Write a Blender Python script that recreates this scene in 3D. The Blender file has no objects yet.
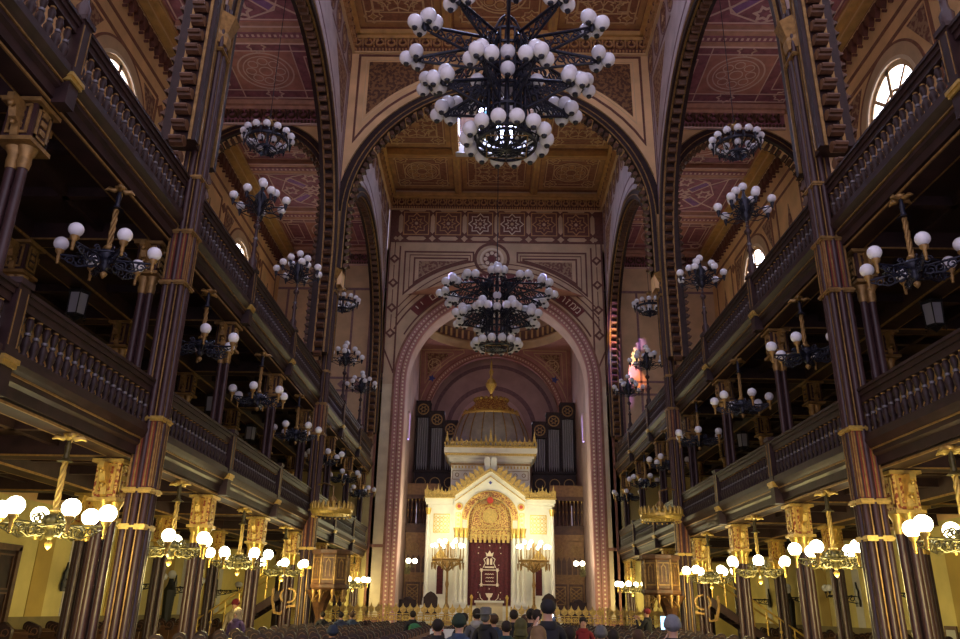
import bpy, math, random
from mathutils import Vector, Matrix
random.seed(7)
PI = math.pi
sc = bpy.context.scene
C = sc.collection

# ------------------------------------------------------------------ materials
def mat(name, col, rough=.6, metal=0., var=.0, scale=3., emit=None, es=0., bump=0., spec=.5, col2=None, sharp=False):
    m = bpy.data.materials.new(name); m.use_nodes = True
    nt = m.node_tree; b = nt.nodes['Principled BSDF']
    b.inputs['Base Color'].default_value = (*col, 1)
    b.inputs['Roughness'].default_value = rough
    b.inputs['Metallic'].default_value = metal
    b.inputs['Specular IOR Level'].default_value = spec
    if var or col2:
        tc = nt.nodes.new('ShaderNodeTexCoord'); nz = nt.nodes.new('ShaderNodeTexNoise')
        nz.inputs['Scale'].default_value = scale; nz.inputs['Detail'].default_value = 5
        nt.links.new(tc.outputs['Object'], nz.inputs['Vector'])
        cr = nt.nodes.new('ShaderNodeValToRGB')
        c2 = col2 if col2 else tuple(min(1, c*(1+var)) for c in col)
        c1 = col if col2 else tuple(c*(1-var) for c in col)
        cr.color_ramp.elements[0].color = (*c1, 1); cr.color_ramp.elements[1].color = (*c2, 1)
        cr.color_ramp.elements[0].position = .46 if sharp else .32; cr.color_ramp.elements[1].position = .54 if sharp else .68
        nt.links.new(nz.outputs['Fac'], cr.inputs['Fac']); nt.links.new(cr.outputs['Color'], b.inputs['Base Color'])
        if bump:
            bp = nt.nodes.new('ShaderNodeBump'); bp.inputs['Strength'].default_value = bump
            bp.inputs['Distance'].default_value = .02
            nt.links.new(nz.outputs['Fac'], bp.inputs['Height']); nt.links.new(bp.outputs['Normal'], b.inputs['Normal'])
    if emit:
        b.inputs['Emission Color'].default_value = (*emit, 1); b.inputs['Emission Strength'].default_value = es
    return m

M = {}
M['wood'] = mat('dark_wood', (.030, .014, .014), .5, spec=.35, var=.35, scale=4)
M['wood_mid'] = mat('brown_wood', (.11, .05, .025), .45, var=.35, scale=5)
M['soffit'] = mat('soffit_wood', (.042, .021, .012), .5, var=.3, scale=2)
M['iron'] = mat('painted_iron', (.045, .020, .021), .38, var=.2, scale=6)
M['iron_red'] = mat('red_painted_iron', (.17, .035, .022), .4, var=.2, scale=6)
M['iron_dark'] = mat('blackened_iron', (.018, .020, .038), .35, metal=.3, var=.3, scale=8)
M['bronze'] = mat('dark_bronze', (.10, .085, .035), .38, metal=.6, var=.4, scale=14)
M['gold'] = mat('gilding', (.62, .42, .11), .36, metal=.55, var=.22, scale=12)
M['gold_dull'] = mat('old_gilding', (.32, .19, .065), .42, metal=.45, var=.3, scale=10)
M['gold_pat'] = mat('gilded_relief', (.28, .07, .03), .4, metal=.35, col2=(.75, .50, .14), scale=16, sharp=True)
M['globe_off'] = mat('opal_glass_unlit', (.84, .84, .92), .22, var=.06, scale=5)
M['globe_on'] = mat('opal_glass_lit', (.9, .88, .7), .3, emit=(1, .93, .62), es=9)
M['globe_ark'] = mat('candle_bulb_lit', (.9, .88, .7), .3, emit=(1, .93, .66), es=6)
M['tan'] = mat('tan_painted_plaster', (.62, .44, .27), .75, var=.14, scale=1.2)
M['tan_in'] = mat('pale_mauve_plaster', (.50, .40, .40), .75, var=.16, scale=1.5)
M['ochre'] = mat('ochre_painted_plaster', (.80, .52, .26), .75, var=.15, scale=1.)
M['brown'] = mat('brown_stencil_paint', (.17, .065, .045), .7, var=.2, scale=6)
M['brown_l'] = mat('russet_stencil_paint', (.27, .12, .075), .7, var=.2, scale=5)
M['mauve'] = mat('mauve_stencil_paint', (.25, .15, .16), .7, var=.2, scale=6)
M['scroll'] = mat('scrollwork_paint', (.20, .085, .06), .7, col2=(.40, .25, .15), scale=7, sharp=True)
M['scroll_d'] = mat('dark_scrollwork_paint', (.10, .04, .02), .7, col2=(.26, .13, .05), scale=7, sharp=True)
M['ceil'] = mat('amber_coffer_paint', (.56, .31, .13), .65, var=.2, scale=2)
M['ceil_d'] = mat('russet_coffer_paint', (.36, .16, .09), .65, var=.25, scale=6)
M['ceil_l'] = mat('cream_coffer_line', (.74, .52, .28), .6)
M['beam'] = mat('amber_ceiling_beam', (.62, .37, .13), .6, var=.15, scale=3)
M['ais'] = mat('rose_aisle_ceiling', (.56, .25, .20), .65, var=.2, scale=2)
M['ais_d'] = mat('plum_aisle_ceiling', (.34, .13, .16), .65, var=.25, scale=4)
M['ais_p'] = mat('violet_aisle_star', (.30, .14, .34), .65, var=.2, scale=4)
M['ais_l'] = mat('pale_rose_line', (.78, .56, .48), .6)
M['ais_b'] = mat('rose_buff_band', (.54, .29, .20), .65, var=.15, scale=4)
M['wallyel'] = mat('yellow_cream_plaster', (.70, .58, .22), .7, var=.12, scale=1.2)
M['wallyel2'] = mat('ochre_gold_plaster', (.50, .34, .08), .7, var=.12, scale=1.2)
M['wallwhite'] = mat('grey_white_plaster', (.60, .58, .58), .7, var=.06, scale=2)
M['dado'] = mat('olive_brown_dado', (.20, .15, .06), .6, var=.2, scale=2)
M['floor'] = mat('brown_stone_floor', (.10, .06, .035), .35, var=.3, scale=2)
M['marble'] = mat('veined_beige_marble', (.76, .63, .40), .45, col2=(.60, .48, .30), scale=1.6)
M['pink'] = mat('rose_painted_plaster', (.46, .22, .20), .7, var=.12, scale=3)
M['pink_l'] = mat('pale_mauve_reveal', (.62, .44, .44), .65, var=.08, scale=2)
M['pink_w'] = mat('mauve_chancel_plaster', (.50, .34, .31), .7, var=.15, scale=1.)
M['red'] = mat('dark_red_paint', (.17, .03, .025), .6, var=.15, scale=3)
M['cream'] = mat('cream_paint', (.80, .66, .48), .55)
M['white'] = mat('ivory_marble', (.80, .77, .68), .4, var=.06, scale=3)
M['grey'] = mat('grey_dome_panel', (.30, .27, .25), .42, metal=.2, var=.15, scale=3)
M['velvet'] = mat('burgundy_velvet', (.075, .006, .012), .8, var=.3, scale=10)
M['embroid'] = mat('silver_gold_thread', (.72, .58, .46), .5)
M['blue'] = mat('blue_paint', (.06, .07, .30), .6)
M['screenwood'] = mat('carved_screen_wood', (.30, .16, .06), .5, var=.25, scale=6)
M['steel'] = mat('grey_turned_ring', (.16, .15, .17), .4, metal=.3)
M['pipe'] = mat('dull_pipe_metal', (.32, .31, .34), .35, metal=.4)
M['skyglass'] = mat('skylight_glass', (.6, .7, 1), .3, emit=(.56, .66, 1.0), es=12.)
M['winglass'] = mat('clerestory_glass', (.8, .85, 1), .3, emit=(.86, .86, 1.0), es=6.0)
M['slitglass'] = mat('violet_slit_glass', (.3, .3, 1), .3, emit=(.42, .36, 1.0), es=2.5)
M['stainglass'] = mat('stained_glass', (.1, .4, .8), .3, col2=(.7, .3, .1), scale=3, emit=(.12, .4, .8), es=1.5)
M['rose_glass'] = mat('lunette_glass', (.8, .8, .9), .3, emit=(.86, .80, 1.0), es=5.0)
M['lant'] = mat('frosted_lantern_glass', (.42, .42, .46), .3)
M['black'] = mat('black_fittings', (.01, .01, .012), .5)
M['screen'] = mat('phone_screen', (.2, .5, .9), .3, emit=(.3, .6, 1.0), es=3)
M['lamp_led'] = mat('camera_light', (.8, .9, 1), .3, emit=(.5, .7, 1.0), es=60)
M['redjewel'] = mat('red_medallion', (.45, .04, .02), .4)
M['skin'] = mat('skin', (.50, .28, .19), .55)
M['paper'] = mat('poster_board', (.55, .55, .52), .6)

# ------------------------------------------------------------------ mesh builder
def ident(u, z, d): return (u, d, z)
class MB:
    def __init__(s): s.v = []; s.f = []; s.mi = []; s.cur = 0; s.sm = []; s.smooth = False
    def add(s, vs, fs, smooth=None):
        n = len(s.v); s.v += [tuple(v) for v in vs]
        for f in fs: s.f.append(tuple(i+n for i in f)); s.mi.append(s.cur); s.sm.append(s.smooth if smooth is None else smooth)
        return s
    def m(s, i): s.cur = i; return s
    def box(s, x0, x1, y0, y1, z0, z1, fm=None):
        vs = [(x, y, z) for x in (x0, x1) for y in (y0, y1) for z in (z0, z1)]
        if fm: vs = [fm(x, z, y) for x, y, z in vs]
        return s.add(vs, [(0,1,3,2),(4,6,7,5),(0,4,5,1),(2,3,7,6),(0,2,6,4),(1,5,7,3)])
    def prism(s, fm, poly, d0, d1):
        n = len(poly); vs = [fm(u, z, d0) for u, z in poly]+[fm(u, z, d1) for u, z in poly]
        fs = [tuple(range(n)), tuple(range(2*n-1, n-1, -1))]+[(i, (i+1) % n, n+(i+1) % n, n+i) for i in range(n)]
        return s.add(vs, fs)
    def tube(s, pts, r, n=8, cap=True, smooth=True):
        pts = [Vector(p) for p in pts]; k = len(pts)
        rs = r if isinstance(r, (list, tuple)) else [r]*k
        ref = None; vs = []
        for i, p in enumerate(pts):
            t = (pts[min(i+1, k-1)]-pts[max(i-1, 0)])
            if t.length < 1e-9: t = Vector((0, 0, 1))
            t.normalize()
            if ref is None:
                ref = Vector((1, 0, 0)) if abs(t.x) < .9 else Vector((0, 1, 0))
            a = ref-t*ref.dot(t)
            if a.length < 1e-6: a = t.orthogonal()
            a.normalize(); ref = a; b = t.cross(a)
            for j in range(n):
                q = 2*PI*j/n; vs.append(p+(a*math.cos(q)+b*math.sin(q))*rs[i])
        fs = [(i*n+j, i*n+(j+1) % n, (i+1)*n+(j+1) % n, (i+1)*n+j) for i in range(k-1) for j in range(n)]
        s.add(vs, fs, smooth)
        if cap: s.add([vs[j] for j in range(n)]+[vs[(k-1)*n+j] for j in range(n)], [tuple(range(n-1, -1, -1)), tuple(range(n, 2*n))], False)
        return s
    def lathe(s, prof, n=16, o=(0, 0, 0), smooth=True, sq=False, ph=0.):
        hoop = 4 <= len(prof) <= 5 and abs(prof[0][0]-prof[-1][0]) < .07 and prof[0][0] > .25 and abs(prof[-1][1]-prof[0][1]) < .3
        if hoop: prof = list(prof)+[prof[0]]
        vs = []
        for r, z in prof:
            for j in range(n):
                q = 2*PI*(j+ph)/n; vs.append((o[0]+r*math.cos(q), o[1]+r*math.sin(q), o[2]+z))
        k = len(prof)
        fs = [(i*n+j, i*n+(j+1) % n, (i+1)*n+(j+1) % n, (i+1)*n+j) for i in range(k-1) for j in range(n)]
        s.add(vs, fs, smooth)
        if not hoop: s.add([vs[j] for j in range(n)]+[vs[(k-1)*n+j] for j in range(n)], [tuple(range(n-1, -1, -1)), tuple(range(n, 2*n))], False)
        return s
    def sphere(s, c, r, n=12, k=8, sc_=(1, 1, 1)):
        vs = [(c[0], c[1], c[2]-r*sc_[2])]
        for i in range(1, k):
            a = -PI/2+PI*i/k
            for j in range(n):
                q = 2*PI*j/n; vs.append((c[0]+r*sc_[0]*math.cos(a)*math.cos(q), c[1]+r*sc_[1]*math.cos(a)*math.sin(q), c[2]+r*sc_[2]*math.sin(a)))
        vs.append((c[0], c[1], c[2]+r*sc_[2])); e = len(vs)-1
        fs = [(0, 1+(j+1) % n, 1+j) for j in range(n)]
        fs += [(1+i*n+j, 1+i*n+(j+1) % n, 1+(i+1)*n+(j+1) % n, 1+(i+1)*n+j) for i in range(k-2) for j in range(n)]
        fs += [(e, 1+(k-2)*n+j, 1+(k-2)*n+(j+1) % n) for j in range(n)]
        return s.add(vs, fs, True)
    # flat ornament strip in the plane of a wall (fm) ; d = how far it stands proud
    def strip(s, fm, pts, w, d=.02, closed=False):
        P = [Vector((p[0], p[1])) for p in pts]; n = len(P); L = []; R = []
        for i in range(n):
            if closed: a, b = P[i-1], P[(i+1) % n]
            else: a, b = P[max(i-1, 0)], P[min(i+1, n-1)]
            t1 = (P[i]-a); t2 = (b-P[i])
            t1 = t1.normalized() if t1.length > 1e-9 else t2.normalized()
            t2 = t2.normalized() if t2.length > 1e-9 else t1
            t = (t1+t2)
            t = t.normalized() if t.length > 1e-6 else t1
            nn = Vector((-t.y, t.x)); ca = max(.35, nn.dot(Vector((-t1.y, t1.x))))
            L.append(P[i]+nn*(w/2/ca)); R.append(P[i]-nn*(w/2/ca))
        vs = [fm(p.x, p.y, d) for p in L]+[fm(p.x, p.y, d) for p in R]+[fm(p.x, p.y, 0) for p in L]+[fm(p.x, p.y, 0) for p in R]
        fs = []
        for i in range(n if closed else n-1):
            j = (i+1) % n
            fs += [(i, j, n+j, n+i), (i, j, 2*n+j, 2*n+i), (n+i, n+j, 3*n+j, 3*n+i)]
        return s.add(vs, fs, False)
    def rect(s, fm, u0, u1, z0, z1, w=.06, d=.02):
        return s.strip(fm, [(u0, z0), (u1, z0), (u1, z1), (u0, z1)], w, d, True)
    def ring(s, fm, cu, cz, r, w=.05, d=.02, n=24, a0=0, a1=2*PI):
        full = abs(a1-a0-2*PI) < 1e-6
        k = n if full else n+1
        return s.strip(fm, [(cu+r*math.cos(a0+(a1-a0)*i/n), cz+r*math.sin(a0+(a1-a0)*i/n)) for i in range(k)], w, d, full)
    def disc(s, fm, cu, cz, r, d=.02, n=16, d0=0.):
        return s.prism(fm, [(cu+r*math.cos(2*PI*i/n), cz+r*math.sin(2*PI*i/n)) for i in range(n)], d0, d)
    def star(s, fm, cu, cz, r, n=8, k=.62, w=.04, d=.02, fill=False, ph=0):
        p = [(cu+(r if i % 2 == 0 else r*k)*math.cos(PI*i/n+ph), cz+(r if i % 2 == 0 else r*k)*math.sin(PI*i/n+ph)) for i in range(2*n)]
        return s.prism(fm, p, 0, d) if fill else s.strip(fm, p, w, d, True)
    def lozenge(s, fm, cu, cz, r, d=.02):
        return s.prism(fm, [(cu-r, cz), (cu, cz-r), (cu+r, cz), (cu, cz+r)], 0, d)
    # wall with an arched opening. front at d1, back at d0
    def archwall(s, fm, u0, u1, zb, z1, cu, cz, r, zo, d0, d1, n=32, foot=True):
        A = [(cu+r*math.cos(PI-PI*i/n), cz+r*math.sin(PI-PI*i/n)) for i in range(n+1)]
        for d in (d0, d1):
            V = []; F = []
            for i in range(n+1): V += [fm(A[i][0], A[i][1], d), fm(A[i][0], z1, d)]
            for i in range(n): F.append((2*i, 2*i+2, 2*i+3, 2*i+1))
            s.add(V, F, False)
            for a, b in ((u0, cu-r), (cu+r, u1)):
                if b-a > 1e-4: s.add([fm(a, zb, d), fm(b, zb, d), fm(b, z1, d), fm(a, z1, d)], [(0, 1, 2, 3)], False)
            if zo > zb+1e-4: s.add([fm(cu-r, zb, d), fm(cu+r, zb, d), fm(cu+r, zo, d), fm(cu-r, zo, d)], [(0, 1, 2, 3)], False)
        B = [(cu-r, zo)]+A+[(cu+r, zo)]
        V = [fm(u, z, d0) for u, z in B]+[fm(u, z, d1) for u, z in B]; k = len(B)
        s.add(V, [(i, i+1, k+i+1, k+i) for i in range(k-1)], True)
        if zo > zb+1e-4: s.add([fm(cu-r, zo, d0), fm(cu+r, zo, d0), fm(cu+r, zo, d1), fm(cu-r, zo, d1)], [(0, 1, 2, 3)], False)
        return s
    # moulding band following an arch (with legs down to zo)
    def arcband(s, fm, cu, cz, r0, r1, d0, d1, zo=None, n=40, a0=0., a1=PI):
        def pts(r):
            p = [(cu+r*math.cos(a1-(a1-a0)*i/n), cz+r*math.sin(a1-(a1-a0)*i/n)) for i in range(n+1)]
            if zo is not None: p = [(cu-r, zo)]+p+[(cu+r, zo)]
            return p
        A, B = pts(r0), pts(r1); k = len(A)
        V = [fm(u, z, d1) for u, z in A]+[fm(u, z, d1) for u, z in B]+[fm(u, z, d0) for u, z in A]+[fm(u, z, d0) for u, z in B]
        F = []
        for i in range(k-1): F += [(i, i+1, k+i+1, k+i), (i, i+1, 2*k+i+1, 2*k+i), (k+i, k+i+1, 3*k+i+1, 3*k+i), (2*k+i, 2*k+i+1, 3*k+i+1, 3*k+i)]
        F += [(0, k, 3*k, 2*k), (k-1, 2*k-1, 4*k-1, 3*k-1)]
        return s.add(V, F, False)
    # hanging lobed fringe on the intrados
    def fringe(s, fm, cu, cz, r, d0, d1, step=.34, size=.11, zo=None, a0=0., a1=PI):
        n = max(3, int(r*(a1-a0)/step)); P = []
        for i in range(n+1):
            a = a0+(a1-a0)*i/n; P.append((cu+r*math.cos(a), cz+r*math.sin(a), -math.cos(a), -math.sin(a)))
        if zo is not None:
            z = cz-step
            while z > zo: P += [(cu-r, z, 1, 0), (cu+r, z, -1, 0)]; z -= step
        for u, z, nu, nz in P:
            c = (u+nu*size*.9, z+nz*size*.9)
            poly = [(c[0]+size*math.cos(2*PI*j/8), c[1]+size*math.sin(2*PI*j/8)) for j in range(8)]
            s.prism(fm, poly, d0, d1)
            c = (u+nu*size*2.1, z+nz*size*2.1)
            poly = [(c[0]+size*.42*math.cos(2*PI*j/6), c[1]+size*.42*math.sin(2*PI*j/6)) for j in range(6)]
            s.prism(fm, poly, d0+.01, d1-.01)
        return s
    def beads(s, fm, cu, cz, r, size, d, zo=None, step=.22, a0=0., a1=PI):
        n = int(r*(a1-a0)/step)
        P = [(cu+r*math.cos(a0+(a1-a0)*i/n), cz+r*math.sin(a0+(a1-a0)*i/n)) for i in range(n+1)]
        if zo is not None:
            z = cz-step
            while z > zo: P += [(cu-r, z), (cu+r, z)]; z -= step
        for u, z in P: s.disc(fm, u, z, size, d, 6)
        return s
    def mesh(s, name, mats):
        me = bpy.data.meshes.new(name); me.from_pydata(s.v, [], s.f)
        for m_ in (mats if isinstance(mats, (list, tuple)) else [mats]): me.materials.append(M[m_] if isinstance(m_, str) else m_)
        me.polygons.foreach_set('material_index', s.mi); me.polygons.foreach_set('use_smooth', s.sm)
        me.update(); return me
    def build(s, name, mats, parent=None, loc=(0, 0, 0)):
        return link(name, s.mesh(name, mats), parent, loc)

def link(name, me, parent=None, loc=(0, 0, 0), rz=0.):
    o = bpy.data.objects.new(name, me); C.objects.link(o); o.location = loc
    if rz: o.rotation_euler = (0, 0, rz)
    if parent: o.parent = parent
    return o
def thing(name, label, cat, loc=(0, 0, 0), rz=0., group=None):
    o = link(name, None, None, loc, rz); o.empty_display_size = .2
    o['label'] = label; o['category'] = cat
    if group: o['group'] = group
    return o
def tag(o, label, cat, group=None):
    o['label'] = label; o['category'] = cat
    if group: o['group'] = group
    return o
TR = [0]
def struct(name, mb, mats, loc=(0, 0, 0)):
    o = mb.build(name, mats, None, loc); o['kind'] = 'structure'; return o
def trim(mb, mats, loc=(0, 0, 0)):
    TR[0] += 1; return struct('trim_%d' % TR[0], mb, mats, loc)
KIDS = {}
def kids(o):
    return [c for c in C.objects if c.parent == o]
def dup(root, loc, rz=0., label=None, group=None, tree=None):
    def cp(o, par):
        c = o.copy(); C.objects.link(c)
        if par: c.parent = par
        for k in TREE.get(o.name, []): cp(k, c)
        return c
    r = cp(root, None); r.location = loc; r.rotation_euler = (0, 0, rz)
    if label: r['label'] = label
    if group: r['group'] = group
    return r
TREE = {}
def freeze(root):
    stack = [root]
    par = {}
    for o in C.objects:
        if o.parent: par.setdefault(o.parent.name, []).append(o)
    while stack:
        o = stack.pop(); TREE[o.name] = par.get(o.name, []); stack += TREE[o.name]

def fL(s): return lambda u, z, d: (s*(6.2-d), u, z)
def fO(s): return lambda u, z, d: (s*(12.2-d), u, z)
def fT(Y): return lambda u, z, d: (u, Y-d, z)
def fC(Z): return lambda u, v, d: (u, v, Z-d)
ORD = ['nearest', 'second nearest', 'third nearest', 'fourth nearest', 'fifth nearest', 'sixth nearest', 'seventh nearest', 'farthest']
SIDE = {-1: 'left', 1: 'right'}
Y1, S, Y2, YW = 13.5, 4.42, 26.75, 40.2
CY = {k: Y1+S*k for k in range(-2, 7)}
CY[6] = 39.75
# ================================================================== SETTING
# floor
struct('floor', MB().box(-12.4, 12.4, -1, 51, -.1, 0), 'floor')
# outer walls: each has two clerestory windows, lower yellow plaster with dado, upper painted decoration
nwin = 1
for s in (-1, 1):
    f = fO(s); w = MB()
    w.m(0)
    w.archwall(f, 26.75, 40.5, 8.5, 21.3, 33.5, 16.5, 1.5, 16.5, -.35, 0, 28)
    w.archwall(f, 13.5, 26.75, 8.5, 21.3, 20.4, 16.5, 1.5, 16.5, -.35, 0, 28)
    w.box(0.5, 13.5, -.3, 0, 8.5, 21.3, f)
    for yy in (20.4, 33.5): w.box(yy-1.52, yy+1.52, -.34, .03, 16.4, 16.82, f)
    w.m(1); w.box(.5, 40.5, -.3, 0, 0, 4.2, f); w.m(0); w.box(.5, 40.5, -.3, 0, 4.2, 8.5, f)
    w.m(2); w.box(.5, 40.2, 0, .03, 0, 1.35, f)
    w.m(3)
    for yy in (15.7, 20.1, 24.5, 28.9, 33.3, 37.7):
        w.box(yy-1.45, yy-.95, 0, .02, 1.35, 4, f)
    w.m(4)
    for yy in (17.4, 21.8, 26.2, 30.6, 35.0):
        w.box(yy-.5, yy+.3, 0, .025, 1.35, 4, f)
    o = struct('wall_'+SIDE[s], w, ['ochre', 'wallyel', 'dado', 'wallwhite', 'wallyel2'])
    # stencilled bands on the upper wall
    d = MB()
    for cy in (20.4, 33.5):
        d.m(1); d.arcband(f, cy, 16.5, 1.5, 1.62, 0, .05, 16.5)
        d.m(2); d.arcband(f, cy, 16.5, 1.62, 2.0, 0, .035, 16.5); d.m(0); d.arcband(f, cy, 16.5, 2.0, 2.08, 0, .045, 16.5)
        for q in (-1, 1):
            d.strip(f, [(cy+q*2.6, 12), (cy+q*2.6, 18.6)], .14); d.strip(f, [(cy+q*3.3, 12), (cy+q*3.3, 18.6)], .14)
            d.strip(f, [(cy+q*5.9, 12), (cy+q*5.9, 19.2)], .12)
            for zz in (14.9, 18.3): d.lozenge(f, cy+q*2.95, zz, .26, .03)
            d.m(3)
            d.prism(f, [(cy+q*1.5, 18.4), (cy+q*2.45, 18.4), (cy+q*2.45, 16.9)], 0, .02)
            # palmette
            pc = cy+q*4.6
            d.prism(f, [(pc-.5, 14.6), (pc+.5, 14.6), (pc+.32, 15.6), (pc+.5, 15.9), (pc+.16, 16.4), (pc+.2, 17.0), (pc, 17.9), (pc-.2, 17.0), (pc-.16, 16.4), (pc-.5, 15.9), (pc-.32, 15.6)], 0, .02)
            d.m(0)
        d.strip(f, [(cy-2.6, 18.6), (cy+2.6, 18.6)], .14); d.strip(f, [(cy-5.9, 19.2), (cy+5.9, 19.2)], .14)
        for q in (-1, 1): d.strip(f, [(cy+q*3.3, 18.6), (cy+q*5.9, 18.6)], .12)
    trim(d, ['brown_l', 'cream', 'tan', 'scroll'])
    # windows
    for cy in (20.4, 33.5):
        wf = MB()
        wf.arcband(f, cy, 16.5, 1.32, 1.5, -.1, -.03, 16.5)
        wf.box(cy-.08, cy+.08, -.1, -.03, 16.5, 17.95, f); wf.box(cy-1.4, cy+1.4, -.1, -.03, 16.5, 16.6, f)
        for a in (45, 90, 135):
            ca, sa = math.cos(math.radians(a)), math.sin(math.radians(a))
            wf.strip(lambda u, z, dd: f(u, z, dd-.09), [(cy+.5*ca, 16.5+.5*sa), (cy+1.45*ca, 16.5+1.45*sa)], .12, .05)
        wf.ring(lambda u, z, dd: f(u, z, dd-.09), cy, 16.5, .6, .1, .05, 20, 0, PI)
        wn = struct('window_%d' % nwin, wf, 'tan'); nwin += 1
        pn = MB(); pn.prism(f, [(cy-1.48, 16.5)]+[(cy+1.48*math.cos(PI-PI*i/24), 16.5+1.48*math.sin(PI-PI*i/24)) for i in range(25)]+[(cy+1.48, 16.5)], -.1, -.07)
        pn.build('pane', 'winglass', wn)
    # cornice at the top of the outer wall with toothed fringe
    c = MB(); c.m(0); c.box(13.5, YW, 0, .62, 20.75, 20.95, f); c.box(13.5, YW, 0, .40, 20.45, 20.75, f); c.m(1); c.box(13.5, YW, 0, .12, 20.1, 20.45, f)
    y = 13.7
    c.m(2)
    while y < YW:
        c.prism(f, [(y, 20.3), (y+.26, 20.3), (y+.24, 19.98), (y+.13, 19.8), (y+.02, 19.98)], 0, .17); c.disc(f, y+.13, 19.72, .05, .14, 6); y += .42
    c.m(3); c.box(13.5, YW, .40, .42, 20.5, 20.55, f); c.box(13.5, YW, .62, .64, 20.8, 20.85, f); c.box(13.5, YW, .12, .15, 20.33, 20.38, f)
    trim(c, ['beam', 'brown', 'brown', 'ceil_l'])

dr = MB(); f = fO(-1); dr.m(0); dr.box(18.7, 20.3, 0, .08, 0, 2.9, f); dr.m(1); dr.box(18.6, 18.75, 0, .14, 0, 3.0, f); dr.box(20.25, 20.4, 0, .14, 0, 3.0, f); dr.box(18.6, 20.4, 0, .14, 2.9, 3.05, f)
for i in range(2):
    for j in range(3): dr.rect(lambda u, z, d: f(u, z, d+.08), 18.85+.7*i, 19.45+.7*i, .2+.9*j, 1.0+.9*j, .04, .03)
struct('door_1', dr, ['wood', 'wood_mid'])
for s in (-1, 1):
    t = thing('dark_stand', 'tall narrow black stand against the %s lower wall' % SIDE[s], 'stand', (s*11.87, 30.0 if s < 0 else 33.2, 0))
    b = MB(); b.lathe([(.2, 0), (.2, .1), (.16, .2), (.18, 1.4), (.22, 2.2), (.12, 2.4), (.08, 2.6)], 8, smooth=False); b.build('post', 'black', t)
    b = MB(); b.sphere((0, 0, 2.75), .15, 10, 7); b.build('globe', 'globe_off', t)
pf = thing('framed_notice', 'small framed notice on the right lower wall near the picture edge', 'picture', (12.16, 22.4, 1.1), 0)
b = MB(); b.m(0); b.box(-.03, .0, -.3, .3, -.4, .4); b.m(1); b.box(-.035, -.028, -.22, .22, -.3, .3); b.build('frame', ['wood_mid', 'paper'], pf)

# ---- arcade walls over the galleries (two great arches a side)
AR, AZ = 6.05, 13.7
for s in (-1, 1):
    f = fL(s); w = MB()
    for cy in (20.12, 33.45):
        w.archwall(f, cy-6.66, cy+6.66, 13.0, 24.95, cy, AZ, AR, 13.0, -.45, 0, 40)
    struct('wall_arcade_'+SIDE[s], w, 'tan_in')
    w = MB(); w.archwall(f, .2, 13.46, 13.0, 24.95, 6.85, AZ, AR, 13.0, -.45, 0, 30)
    struct('wall_arcade_front_'+SIDE[s], w, 'tan_in')
    # painted ornament on arcade wall
    d = MB()
    for cy in (20.12, 33.45):
        d.m(0)
        d.arcband(f, cy, AZ, 6.75, 6.83, 0, .02, None, 40, .28, PI-.28)
        d.arcband(f, cy, AZ, 7.25, 7.33, 0, .02, None, 40, .42, PI-.42)
        d.strip(f, [(cy-6.6, 23.75), (cy+6.6, 23.75)], .1)
        for q in (-1, 1):
            d.strip(f, [(cy+q*6.35, 15.5), (cy+q*6.35, 23.4)], .09)
            d.strip(f, [(cy+q*6.1, 17.6), (cy+q*6.1, 22.2), (cy+q*2.6, 22.2)], .08)
            d.m(1); d.prism(f, [(cy+q*5.8, 19.2), (cy+q*5.8, 21.9), (cy+q*3.6, 21.9), (cy+q*4.8, 20.6)], 0, .015); d.m(0)
        for t in range(-5, 6):
            u = cy+t*1.2; zc = 22.95
            d.m(1)
            d.prism(f, [(u+.36*math.cos(2*PI*i/14), zc+.6*math.sin(2*PI*i/14)) for i in range(14)], 0, .015)
            d.m(0)
            d.strip(f, [(u+.44*math.cos(2*PI*i/14), zc+.66*math.sin(2*PI*i/14)) for i in range(14)], .06, .02, True)
            d.m(2); d.lozenge(f, u, zc, .16, .03); d.m(0)
    trim(d, ['mauve', 'scroll', 'tan'])
    # archivolt: dark moulding with gold lines and lobed fringe
    a = MB()
    for cy in (6.85, 20.12, 33.45):
        zo = 10.2
        a.m(0); a.arcband(f, cy, AZ, AR-.02, AR+.16, -.5, .14, zo); a.arcband(f, cy, AZ, AR+.16, AR+.42, -.5, .07, zo)
        a.m(1); a.arcband(f, cy, AZ, AR+.15, AR+.19, .1, .16, zo); a.arcband(f, cy, AZ, AR+.40, AR+.44, .02, .10, zo)
        a.m(2); a.fringe(f, cy, AZ, AR-.02, -.28, -.02, .36, .115, zo-.5)
        a.m(1); a.arcband(f, cy, AZ, AR-.05, AR-.02, -.36, -.30, zo); a.arcband(f, cy, AZ, AR-.05, AR-.02, .0, .06, zo)
    trim(a, ['wood', 'gold_dull', 'wood_mid'])

# ---- nave transverse arch at the second great pillar
f = fT(Y2+.1); w = MB(); w.archwall(f, -6.2, 6.2, 13.0, 24.95, 0, 15.9, 5.85, 13.0, -.35, .25, 48)
struct('wall_nave_arch', w, 'ochre')
d = MB()
fq = lambda u, z, dd: f(u, z, .25+dd)
d.m(0); d.arcband(fq, 0, 15.9, 5.85, 6.05, -.6, .14, 13.6); d.arcband(fq, 0, 15.9, 6.05, 6.35, -.6, .06, None, 48, .03, PI-.03)
d.m(1); d.arcband(fq, 0, 15.9, 6.03, 6.07, .1, .16, 13.6); d.arcband(fq, 0, 15.9, 6.33, 6.37, 0, .09, None, 48, .3, PI-.3); d.arcband(fq, 0, 15.9, 5.84, 5.88, .12, .16, 13.6)
d.m(2); d.fringe(fq, 0, 15.9, 5.86, -.3, -.06, .3, .1, 13.6)
trim(d, ['wood', 'gold_dull', 'wood_mid'])
d = MB()
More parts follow.
